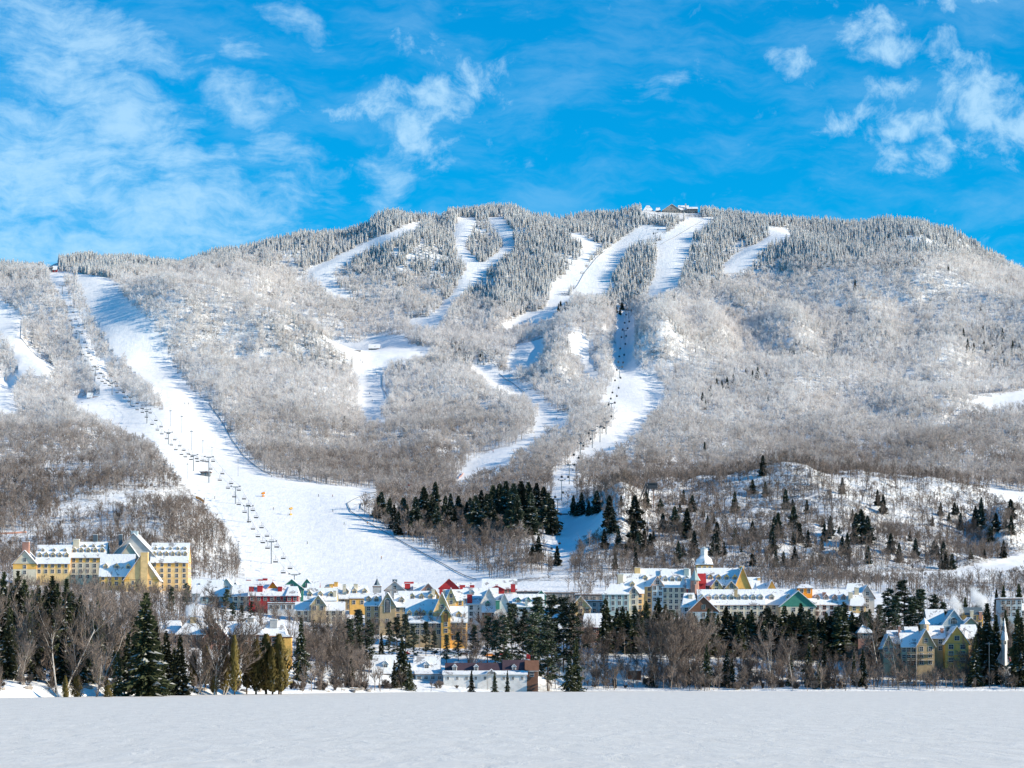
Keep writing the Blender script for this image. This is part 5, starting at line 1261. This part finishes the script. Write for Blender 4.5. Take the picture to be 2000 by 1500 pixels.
at_hut('top_station', 100, 532, 'dark lift top station at the head of the chairlift', [(88, 103, 514, 523, 'flat', 10, 0, 'slate', D(rows=2, cols=2, ov=.8, base=-3)), (103, 111, 520, 526, 'x', 6, 0, 'red', D(rows=1, cols=1))], 'lift station')
at_hut('base_hut', 402, 930, 'dark lift drive station at the kink of the chairlift', [(392, 410, 912, 922, 'flat', 9, 0, 'slate', D(rows=1, cols=2, ov=1.0, base=-2))], 'lift station')
# ------------------------------------------------------------------ lifts
M['cable'] = M['dark']
def lift(name, tw, arm, tower_label, tower_group, carrier, carrier_group, clabel, step, start, end, rope_label):
    """tw: (px, top, base) up the hill; arm: half span of the crossarm"""
    T = []
    for i, (px, pt, pb) in enumerate(tw):
        g_ = on_ground(px, pb); zt = CH + (HZ - pt) * g_.y / F
        T.append((g_, max(zt - g_.z, 5.0)))
    tows = []
    for i, (g_, hh) in enumerate(T):
        a_ = T[max(i - 1, 0)][0]; b_ = T[min(i + 1, len(T) - 1)][0]; d = (b_ - a_); yaw = math.atan2(d.y, d.x) - math.pi / 2
        r0 = empty(name, g_, yaw, cat='lift tower', group=tower_group)
        b = MB(); b.tube((0, 0, -2), (0, 0, hh), .42, .30, 8); b.build('pole', M['steel'], r0)
        b = MB(); b.box(-arm - .3, arm + .3, -.2, .2, hh, hh + .4); b.box(-arm * .55, arm * .55, -.35, .35, hh - .5, hh - .003); b.build('crossarm', M['steel'], r0)
        for s in (-1, 1):
            b = MB(); b.box(s * arm - .18, s * arm + .18, -2.2, 2.2, hh + .45, hh + .75)
            for k in range(5): b.tube((s * arm - .28, -2 + k, hh + .55), (s * arm + .28, -2 + k, hh + .55), .28, .28, 8)
            b.build('wheel_train', M['dark'], r0)
        tows.append(r0)
    number(tows, tower_label, key=lambda o: o.location.y)
    chairs = []
    for s in (-1, 1):
        b = MB(); L0 = None
        pts = []
        for (g_, hh), r0 in zip(T, tows):
            c, sn = math.cos(r0.rotation_euler.z), math.sin(r0.rotation_euler.z)
            pts.append(Vector((g_.x + c * arm * s, g_.y + sn * arm * s, g_.z + hh + .9)))
        path = []
        for p, q in zip(pts[:-1], pts[1:]):
            Ls = (q - p).length; n = 8
            for k in range(n):
                t = k / n; path.append(p.lerp(q, t) - Vector((0, 0, 4 * t * (1 - t) * Ls * .018)))
        path.append(pts[-1])
        for p, q in zip(path[:-1], path[1:]): b.tube(p, q, .045, .045, 4, caps=False)
        tag(b.build('haul_rope', M['cable']), rope_label % ('uphill' if s > 0 else 'downhill'), 'cable')
        acc = 0; nxt = step * (.3 if s < 0 else .75) + start
        for p, q in zip(path[:-1], path[1:]):
            Ls = (q - p).length
            while acc + Ls > nxt:
                c_ = p.lerp(q, (nxt - acc) / Ls); nxt += step * rnd(.75, 1.25)
                if nxt < end: chairs.append(carrier(c_, math.atan2((q - p).y, (q - p).x) - math.pi / 2 + (math.pi if s < 0 else 0), carrier_group))
            acc += Ls
    number(chairs, clabel, key=lambda o: o.location.y)
    return tows, chairs
def proto(parts):
    ds = [(n, b.data(n, m_)) for n, b, m_ in parts]
    def mk(name, loc, rz, cat, group, label=None, scale=1):
        o = empty(name, loc, rz, cat=cat, group=group, label=label); o.scale = (scale,) * 3
        for n, d in ds:
            c = bpy.data.objects.new(n, d); COL.objects.link(c); c.parent = o
        return o
    return mk
b1 = MB(); b1.tube((0, 0, 0), (0, 0, -2.6), .08, .08, 5); b1.tube((-1.5, 0, -2.6), (1.5, 0, -2.6), .09, .09, 5); b1.tube((-1.5, 0, -2.6), (-1.5, .1, -4.2), .06, .06, 4); b1.tube((1.5, 0, -2.6), (1.5, .1, -4.2), .06, .06, 4)
b2 = MB(); b2.box(-1.5, 1.5, -.05, .75, -4.32, -4.18); b3 = MB(); b3.box(-1.5, 1.5, -.14, -.053, -4.2, -3.45)
_ch = proto([('hanger', b1, M['dark']), ('seat', b2, M['dark']), ('backrest', b3, M['dark'])])
chair = lambda loc, rz, gr: _ch('lift_chair', loc, rz, 'lift chair', gr)
b1 = MB(); b1.tube((0, 0, 0), (0, 0, -1.6), .09, .09, 5)
b2 = MB(); b2.lathe((0, 0, -3.9), [(.02, 0), (.95, .05), (1.2, .7)], 10); b2.lathe((0, 0, -3.9), [(1.15, 1.75), (.9, 2.2), (.02, 2.32)], 10)
b3 = MB(); b3.lathe((0, 0, -3.9), [(1.2, .7), (1.22, 1.2), (1.15, 1.75)], 10)
_cb = proto([('hanger', b1, M['dark']), ('shell', b2, M['dark']), ('window_band', b3, M['glass'])])
cabin = lambda loc, rz, gr: _cb('gondola_cabin', loc, rz, 'gondola cabin', gr, scale=.8)
lift('lift_tower', [(575,1128,1138),(530,1058,1101),(485,989,1021),(460,951,984),(408,893,943),(378,889,920),(329,845,868),(287,800,827),(255,774,793),(219,746,771),(186,717,735),(172,697,716),(155,648,667),(122,558,574),(102,520,530)], 3.3,
     '%s steel tower of the chairlift, counting up from the village', 'towers of the chairlift beside the wide ski slope', chair, 'chairs on the chairlift over the wide slope', '%s four-seat chair on the chairlift, counting up from the village', 31, 14, 1500,
     'thin %s rope of the chairlift over the wide ski slope')
lift('lift_tower', [(1084,1085,1098),(1089,976,1003),(1097,938,978),(1112,908,946),(1134,866,903),(1157,841,875),(1172,834,864),(1184,824,848),(1194,788,818),(1210,717,738),(1219,646,663),(1228,606,622),(1245,575,590),(1262,540,556),(1272,500,515),(1280,455,468),(1285,414,428)], 2.6,
     '%s steel tower of the gondola line, counting up from its lower end', 'towers of the gondola line in the narrow run', cabin, 'cabins on the gondola line', '%s dark gondola cabin, counting up from the lower end of the line', 62, 30, 2700,
     'thin %s rope of the gondola line')
# lamp and snowmaking poles
b1 = MB(); b1.tube((0, 0, -1), (0, 0, 12), .16, .10, 6); b2 = MB(); b2.box(-.9, .9, -.25, .15, 11.8, 12.3); b2.box(-.08, .08, -.1, .1, 12.3, 12.9)
_lp = proto([('pole', b1, M['steel']), ('lamp_head', b2, M['steel'])])
lps = []
for (px, pt, pb) in [(333,801,832),(355,812,845),(374,841,879),(396,860,885),(414,873,892),(465,897,930),(258+56,883,920),(321,906,938),(338,921,955),(160,785,808),(172,790,812),(279,905,930),(466,1056,1085),(366,905,935),(381,963,985),(410,990,1012),(470,1092,1108),(490,1096,1112),(510,1100,1115)]:
    g_ = on_ground(px, pb); hh = (CH + (HZ - pt) * g_.y / F) - g_.z
    lps.append(_lp('lamp_post', g_, 0, 'lamp post', 'tall lamp posts along the ski slope', scale=max(hh, 5) / 12.6))
number(lps, '%s tall lamp post by the wide ski slope, counting up from the village', key=lambda o: o.location.y)
# snow guns
def gun(px, py, col, label, hh=6.0):
    g_ = on_ground(px, py); r0 = empty('snow_gun', g_, .5, label=label, cat='snow gun'); r0.scale = (.75,) * 3
    b = MB(); b.tube((0, 0, -1), (0, 0, hh), .3, .2, 8); b.box(-1.1, 1.1, -1.1, 1.1, .05, 1.4); b.build('pole', WALL[col], r0)
    b = MB(); b.tube((-1.4, 0, hh + .9), (1.5, -.2, hh + 1.7), 1.0, 1.25, 12); b.tube((-1.9, 0, hh + .8), (-1.4, 0, hh + .9), .6, 1.0, 12); b.build('barrel', WALL[col], r0)
    b = MB(); b.box(-.4, .4, -.5, .5, hh, hh + .4); b.build('bracket', M['dark'], r0)
gun(568, 1006, 'yellow', 'yellow snow gun on a tall post in the middle of the wide slope', 5.2)
gun(514, 970, 'orange', 'orange snow gun low on red padding beside the chairlift', 2.2)
gun(1000, 1000, 'yellow', 'small yellow snow gun at the forest edge below the slope', 3)
# safety nets
def netfence(pts, label, col='orange', hgt=2.2, kind_='safety_net', cat='safety net', post=6.0):
    r0 = empty(kind_, on_ground(*pts[0]), 0, label=label, cat=cat); o = r0.location
    b = MB(); pb_ = MB()
    P_ = [on_ground(*p) - o for p in pts]
    for p, q in zip(P_[:-1], P_[1:]):
        n = max(1, int((q - p).length / post))
        for k in range(n):
            a_ = p.lerp(q, k / n); c_ = p.lerp(q, (k + 1) / n)
            a_ = Vector((a_.x, a_.y, gxy(a_.x + o.x, a_.y + o.y) - o.z)); c_ = Vector((c_.x, c_.y, gxy(c_.x + o.x, c_.y + o.y) - o.z))
            pb_.tube(a_ - Vector((0, 0, .3)), a_ + Vector((0, 0, hgt + .2)), .09, .07, 4)
            up = Vector((0, 0, 1)); th = Vector((0, .03, 0))
            b.mesh([a_ + up * .15 - th, c_ + up * .15 - th, c_ + up * hgt - th, a_ + up * hgt - th, a_ + up * .15 + th, c_ + up * .15 + th, c_ + up * hgt + th, a_ + up * hgt + th],
                   [(0, 1, 2, 3), (7, 6, 5, 4), (0, 4, 5, 1), (2, 6, 7, 3), (1, 5, 6, 2), (3, 7, 4, 0)])
    b.build('netting', WALL[col], r0); pb_.build('post', M['dark'], r0)
netfence([(796,950),(818,951)], 'short red safety net along the foot of the leafless wood', 'red')
netfence([(382,974),(390,977),(399,983)], 'orange safety net at the edge of the wide slope', 'orange')
netfence([(0,1044),(25,1043),(52,1041)], 'faded red snow fence on the hillside above the hotel chimney', 'rose', 1.3)
netfence([(896,935),(902,930),(905,925)], 'faded red net where the narrow lower run meets the wood', 'rose', 1.4)
netfence([(1080,1006),(1110,1006)], 'dark rail across the foot of the gondola run', 'slate', 1.2)
# snowmaking pipes along the edges of the runs
def pipe(pts, label, r_=.27):
    b = MB(); P_ = []
    for p, q in zip(pts[:-1], pts[1:]):
        a_, c_ = on_ground(*p), on_ground(*q); n = max(2, int((c_ - a_).length / 12))
        for k in range(n):
            m_ = a_.lerp(c_, k / n); P_.append(Vector((m_.x, m_.y, gxy(m_.x, m_.y) + .5)))
    P_.append(on_ground(*pts[-1]) + Vector((0, 0, .5)))
    for p, q in zip(P_[:-1], P_[1:]): b.tube(p, q, r_, r_, 5, caps=False)
    tag(b.build('snowmaking_pipe', M['steel']), label, 'pipe')
pipe([(408,788),(425,812),(440,835),(455,862),(475,890),(505,915),(528,928)], 'long pipe along the forest edge of the wide ski slope')
pipe([(735,962),(700,972),(678,984),(685,1000),(720,1022),(770,1050),(820,1078),(870,1105),(930,1133)], 'curving pipe along the lower east edge of the wide slope')
pipe([(735,975),(705,985),(704,993),(730,1010),(760,1032)], 'second pipe bend just inside the curving one by the wood')
pipe([(748,730),(746,752),(757,778)], 'short pipe down the edge of the mid-mountain run')
pipe([(1372,432),(1340,450),(1320,462),(1290,478)], 'pipe slanting across the top of the summit run')
pipe([(1183,490),(1160,510),(1140,535),(1122,565)], 'pipe along the west edge of the broad summit run')
pipe([(42,625),(40,660),(60,685),(90,705),(106,716)], 'pipe at the edge of the far western run')
pipe([(975,730),(1000,748),(1025,768)], 'pipe along the small middle traverse run')

# ------------------------------------------------------------------ skiers
def skier_body(seed, lean=.25, knee=.25):
    J = dict(pel=(0, 0, .92), bel=(0, -.05, 1.08), che=(0, -.14, 1.32), nec=(0, -.18, 1.5), hed=(0, -.2, 1.6), top=(0, -.2, 1.74),
             shl=(-.19, -.15, 1.42), ell=(-.3, -.25, 1.18), hal=(-.3, -.5, 1.1), shr=(.19, -.15, 1.42), elr=(.3, -.25, 1.18), har=(.3, -.5, 1.1),
             hil=(-.1, 0, .9), knl=(-.13, -.2, .5), anl=(-.13, .02, .1), tol=(-.13, -.18, .05), hir=(.1, 0, .9), knr=(.13, -.2, .5), anr=(.13, .02, .1), tor=(.13, -.18, .05))
    E = [('pel', 'bel'), ('bel', 'che'), ('che', 'nec'), ('nec', 'hed'), ('hed', 'top'), ('che', 'shl'), ('shl', 'ell'), ('ell', 'hal'), ('che', 'shr'), ('shr', 'elr'), ('elr', 'har'),
         ('pel', 'hil'), ('hil', 'knl'), ('knl', 'anl'), ('anl', 'tol'), ('pel', 'hir'), ('hir', 'knr'), ('knr', 'anr'), ('anr', 'tor')]
    Rd = dict(pel=.16, bel=.15, che=.18, nec=.075, hed=.11, top=.1, shl=.09, ell=.07, hal=.055, shr=.09, elr=.07, har=.055, hil=.11, knl=.085, anl=.07, tol=.06, hir=.11, knr=.085, anr=.07, tor=.06)
    k = list(J); me = bpy.data.meshes.new('person'); me.from_pydata([J[i] for i in k], [(k.index(a_), k.index(c_)) for a_, c_ in E], [])
    o = bpy.data.objects.new('person', me); COL.objects.link(o)
    md = o.modifiers.new('skin', 'SKIN'); o.modifiers.new('sub', 'SUBSURF').render_levels = 1
    for i, n in enumerate(k):
        sv = me.skin_vertices[0].data[i]; sv.radius = (Rd[n], Rd[n]); sv.use_root = (n == 'pel')
    dg = bpy.context.evaluated_depsgraph_get(); out_ = bpy.data.meshes.new_from_object(o.evaluated_get(dg))
    bpy.data.objects.remove(o); return out_
SK = skier_body(0)
def skier(px, py, jacket, label, rz=0.0):
    g_ = on_ground(px, py)
    me = SK.copy(); me.materials.clear()
    for m_ in (WALL[jacket], M['dark'], WALL['tan']): me.materials.append(m_)
    for p in me.polygons: p.material_index = 0 if .92 < p.center.z < 1.5 else (1 if p.center.z < 1.56 or p.center.y > -.2 else 2)
    r0 = bpy.data.objects.new('person', me); COL.objects.link(r0); r0.location = g_ + Vector((0, 0, .05)); r0.rotation_euler = (0, 0, rz); r0.scale = (1.15,) * 3
    tag(r0, label, 'skier', 'skiers on the snow runs')
    b = MB()
    for s in (-1, 1): b.box(s * .13 - .05, s * .13 + .05, -.95, .75, -.02, .02)
    b.build('skis', M['dark'], r0)
    b = MB()
    for s in (-1, 1): b.tube((s * .3, -.5, 1.1), (s * .42, .05, .1), .02, .02, 4)
    b.build('ski_poles', M['dark'], r0)
for a_ in [(622,970,'slate','skier in dark jacket on the upper part of the wide slope',.3),(650,971,'red','skier in red jacket high on the wide slope near the wood',-.4),(534,996,'brown','skier standing near the yellow snow gun',.2),
           (650,1000,'slate','dark-clad skier below the red-jacketed one on the wide slope',.1),(672,1024,'teal','skier crouching low on the wide slope',1.2),(718,1024,'orange','skier in orange beside the curving pipe',-.8),
           (419,974,'slate','skier turning below the chairlift kink',.9),(361,790,'slate','uppermost skier of the pair high on the slope',0),(368,790,'brown','brown-clad skier of the pair high on the slope',0),
           (552,933,'red','skier in red by the foot of the leafless wood',.3),(530,932,'slate','skier at the slope corner below the wood',.5),(704,705,'slate','skier below the flat hut in the mid-mountain clearing',0),
           (708,709,'brown','brown-clad skier just below the flat hut',0),(735,731,'slate','skier beside the short mid-mountain pipe',.4),(722,770,'slate','skier in the middle of the mid-mountain run',-.4),
           (727,784,'red','red-clad skier lower on the mid-mountain run',.2),(963,884,'red','skier at the bend of the narrow lower run',.2),(1087,819,'slate','skier on the small lower link run',1.0),
           (1190,876,'slate','skier on the gondola run where it narrows',-.3),(822,690,'brown','skier at the east end of the lodge clearing',.7),(399,977,'slate','skier waiting by the orange safety net',0),
           (600,1062,'teal','lone skier low on the wide slope, in teal',.5),(745,1092,'orange','lone skier in orange near the village roofs',-.3)]: skier(*a_)

# ------------------------------------------------------------------ luge trestle on the knoll
g_ = on_ground(1262, 990); r0 = empty('trestle_ramp', g_, 0, label='dark steel trestle platform with slanting legs on the brow of the knoll', cat='ramp')
def lp3(px, py, dy=0):
    Yv = g_.y + dy; return Vector(((px - 1000) / F * Yv, Yv, CH + (HZ - py) / F * Yv)) - g_
b = MB(); p0, p1 = lp3(1262, 944, 2), lp3(1284, 941, 2); b.box(p0.x, p1.x, 0, 4, p0.z - .5, p0.z + .3); b.box(p0.x + 1, p1.x, .5, 3.5, p0.z - 4.0, p0.z - .503); b.build('platform', M['dark'], r0)
for (xa, ya, xb, yb) in [(1263,946,1262,992),(1267,946,1265,988),(1262,945,1248,980),(1265,950,1256,972)]:
    b = MB(); b.tube(lp3(xb, yb, 1), lp3(xa, ya, 1), .45, .45, 6); b.build('leg', M['dark'], r0)
for i in range(3):
    b = MB(); b.tube(lp3(1277 + i, 950, 2), lp3(1276 + i, 1000, 2), .35, .3, 6)
    if i == 0: b.build('leg', WALL['brown'], r0)

# ------------------------------------------------------------------ utility poles, rail, cars, stones
upl = []
for (px, pt, Y, name_) in [(819,1226,1240,0),(930,1230,1215,0),(860,1240,1205,0),(741,1222,1225,0),(1932,1254,1180,0),(1506,1255,1182,0),(1790,1262,1181,0)]:
    g2_ = stand(px, Y); hh = CH + (HZ - pt) * Y / F - g2_.z
    r0 = empty('utility_pole', g2_, 0, cat='utility pole', group='wooden utility poles below the village')
    b = MB(); b.tube((0, 0, -1), (0, 0, hh), .2, .14, 7); b.build('pole', WALL['stone'], r0)
    b = MB(); b.box(-1.7, 1.7, -.2, -.05, hh - .9, hh - .7)
    if px < 900: b.box(-1.4, 1.4, -.2, -.05, hh - 2.0, hh - 1.8)
    b.build('crossarm', WALL['stone'], r0)
    for x_ in (-1.5, -.7, .7, 1.5):
        b = MB(); b.lathe((x_, -.12, hh - .697), [(.02, .3), (.1, .25), (.12, .05), (.02, 0)], 6); b.build('insulator', M['dark'], r0)
    upl.append(r0)
number(upl, '%s wooden utility pole below the village, counting from the hotel side')
r0 = empty('rail_fence', stand(1814, 1186), 0, label='long snow-topped white rail fence at the lake edge below the timber apartment house', cat='fence')
b = MB(); pb_ = MB(); sn_ = MB(); x0, x1 = (1728 - 1814) * 1186 / F, (1900 - 1814) * 1186 / F; n = 26
for i in range(n + 1):
    x_ = x0 + (x1 - x0) * i / n; pb_.box(x_ - .1, x_ + .1, -.1, .1, -1.2, 1.55)
for z_ in (.4, .9, 1.4): b.box(x0, x1, -.16, -.103, z_ - .07, z_ + .07)
b.box(x0, x1, .103, .9, -.1, .1); sn_.box(x0, x1, -.2, .9, 1.56, 1.72); sn_.box(x0, x1, .92, 1.6, .1, .3)
b.build('rail', WALL['stone'], r0); pb_.build('post', WALL['stone'], r0); sn_.build('snow_cap', M['snow'], r0)
def car(px, Y, col, label, rz=0):
    r0 = empty('parked_car', stand(px, Y), rz, label=label, cat='car', group='cars parked above the lakeside chalet')
    b = MB(); b.prism([(-2.2, .35), (2.2, .35), (2.25, .8), (1.5, .95), (.9, 1.45), (-1.2, 1.5), (-1.9, 1.0), (-2.25, .9)], -.85, .85, 'y'); b.build('body', WALL[col], r0)
    b = MB(); b.prism([(1.25, .98), (.8, 1.38), (-1.1, 1.42), (-1.65, 1.0)], -.862, .862, 'y'); b.build('window', M['glass'], r0)
    b = MB(); b.box(-1.1, .8, -.7, .7, 1.51, 1.62); b.build('snow_cap', M['snow'], r0)
    for x_ in (-1.4, 1.4):
        for y_ in (-.86, .66):
            b = MB(); b.tube((x_, y_, .33), (x_, y_ + .2, .33), .33, .33, 10); b.build('wheel', M['dark'], r0)
for i, (px, col, nm) in enumerate([(792,'red','red car nearest the lone spruce, parked above the small chalet'),(868,'slate','dark car parked by the utility pole above the chalet'),(880,'teal','teal car parked just past the dark one'),(893,'bluegrey','pale blue car in the parking strip'),(905,'brown','brown car between the pale blue and white cars'),
                                   (945,'white','white car parked behind the chalet roof'),(957,'orange','orange car parked behind the chalet roof'),(985,'red','red car at the far end of the parking strip')]): car(px, 1222 + (i % 3) * 3, col, nm, rnd(-.2, .2))
b = MB(); g3 = stand(1028, 1152)
r0 = empty('flag_pole', g3, 0, label='small red flag on a pole at the rose-coloured end of the lakeside chalet', cat='flag')
hh = CH + (HZ - 1276) * 1152 / F - g3.z
b.tube((0, 0, 0), (0, 0, hh), .09, .06, 6); b.build('pole', M['dark'], r0)
b = MB()
for k in range(5): b.box(.08 + k * .34, .08 + (k + 1) * .34, .04 * math.sin(k * 1.4), .04 * math.sin(k * 1.4) + .04, hh - 2.2 - .15 * k, hh - .2 - .12 * k)
b.build('flag', WALL['red'], r0)
st = []
def rock_mesh(seed):
    rr = random.Random(seed); b = MB(); n = 9; vs = []; rings = 5
    for k in range(rings + 1):
        ph = math.pi * k / rings
        for i in range(n):
            t = 6.283 * i / n; r_ = 1 + rr.uniform(-.22, .22)
            vs.append((math.cos(t) * math.sin(ph) * r_ * 1.5, math.sin(t) * math.sin(ph) * r_, math.cos(ph) * .75 * r_ + .2))
    fs = [(k * n + i, (k + 1) * n + i, (k + 1) * n + (i + 1) % n, k * n + (i + 1) % n) for k in range(rings) for i in range(n)]
    b.v = vs; b.f = fs; b.m = [1 if k == 0 else 0 for k in range(rings) for i in range(n)]
    return b.data('boulder', [WALL['stone'], M['snow']])
rocks = [rock_mesh(s) for s in range(4)]
for k in range(46):
    px = R.choice([rnd(-10, 340), rnd(-10, 340), rnd(340, 560), rnd(600, 720)])
    Ys = float(np.interp(px, [0, 400, 700], [818, 949, 1073])) + rnd(0, 12)
    o = bpy.data.objects.new('boulder', rocks[k % 4]); COL.objects.link(o); s_ = rnd(.35, 1.2); o.scale = (s_ * rnd(1, 2), s_, s_ * rnd(.6, 1)); o.location = stand(px, Ys); o.rotation_euler = (0, 0, rnd(0, 6))
    tag(o, None, 'boulder', 'boulders at the shore below the hotel'); st.append(o)
number(st, '%s snow-capped boulder along the shore, counting from the hotel end')

# ------------------------------------------------------------------ chimney steam
def steam(px, py, Y, sx, sz, label, dens=.35, seed=0, lean=.35):
    m_ = bpy.data.materials.new('steam'); m_.use_nodes = True; t = m_.node_tree; t.nodes.clear(); g_ = NG(t)
    tc_ = g_.n('ShaderNodeTexCoord').outputs['Object']
    n1_ = g_.noise(tc_, .34, 6, .62, .8)
    ln = g_.n('ShaderNodeVectorMath', {0: g_.n('ShaderNodeVectorMath', {0: tc_, 1: (1 / sx, 1 / sx, 1 / sz)}, operation='MULTIPLY').outputs[0]}, operation='LENGTH').outputs['Value']
    d = g_.m('MULTIPLY', g_.rng(g_.m('ADD', n1_, g_.m('MULTIPLY', g_.m('SUBTRACT', 1.0, ln), .42)), .60, .80), dens)
    v_ = g_.n('ShaderNodeVolumePrincipled', {'Color': (.96, .96, .97, 1), 'Density': d, 'Anisotropy': .2})
    o_ = g_.n('ShaderNodeOutputMaterial', {1: v_.outputs[0]})
    b = MB(); vs = []; n, rg = 16, 9
    for k in range(rg + 1):
        ph = math.pi * k / rg
        for i in range(n): t_ = 6.283 * i / n; vs.append((math.cos(t_) * math.sin(ph) * sx, math.sin(t_) * math.sin(ph) * sx, -math.cos(ph) * sz))
    b.mesh(vs, [(k * n + i, k * n + (i + 1) % n, (k + 1) * n + (i + 1) % n, (k + 1) * n + i) for k in range(rg) for i in range(n)])
    o = b.build('smoke', m_, label=label, cat='smoke', kind='stuff'); o.location = P3(px, py, Y); o.rotation_euler = (0, lean, 0)
steam(374, 1190, 1135, 3.6, 5.2, 'white steam puff rising from the brown inn chimney', .7)
steam(386, 1168, 1137, 3.0, 3.6, 'thin steam drifting off above the brown inn', .3)
steam(1912, 1170, 1310, 9, 5.0, 'white steam cloud above the mustard house', .45, lean=.9)
steam(1868, 1181, 1300, 7, 4.0, 'low steam drifting over the arched house roof', .35, lean=1.2)
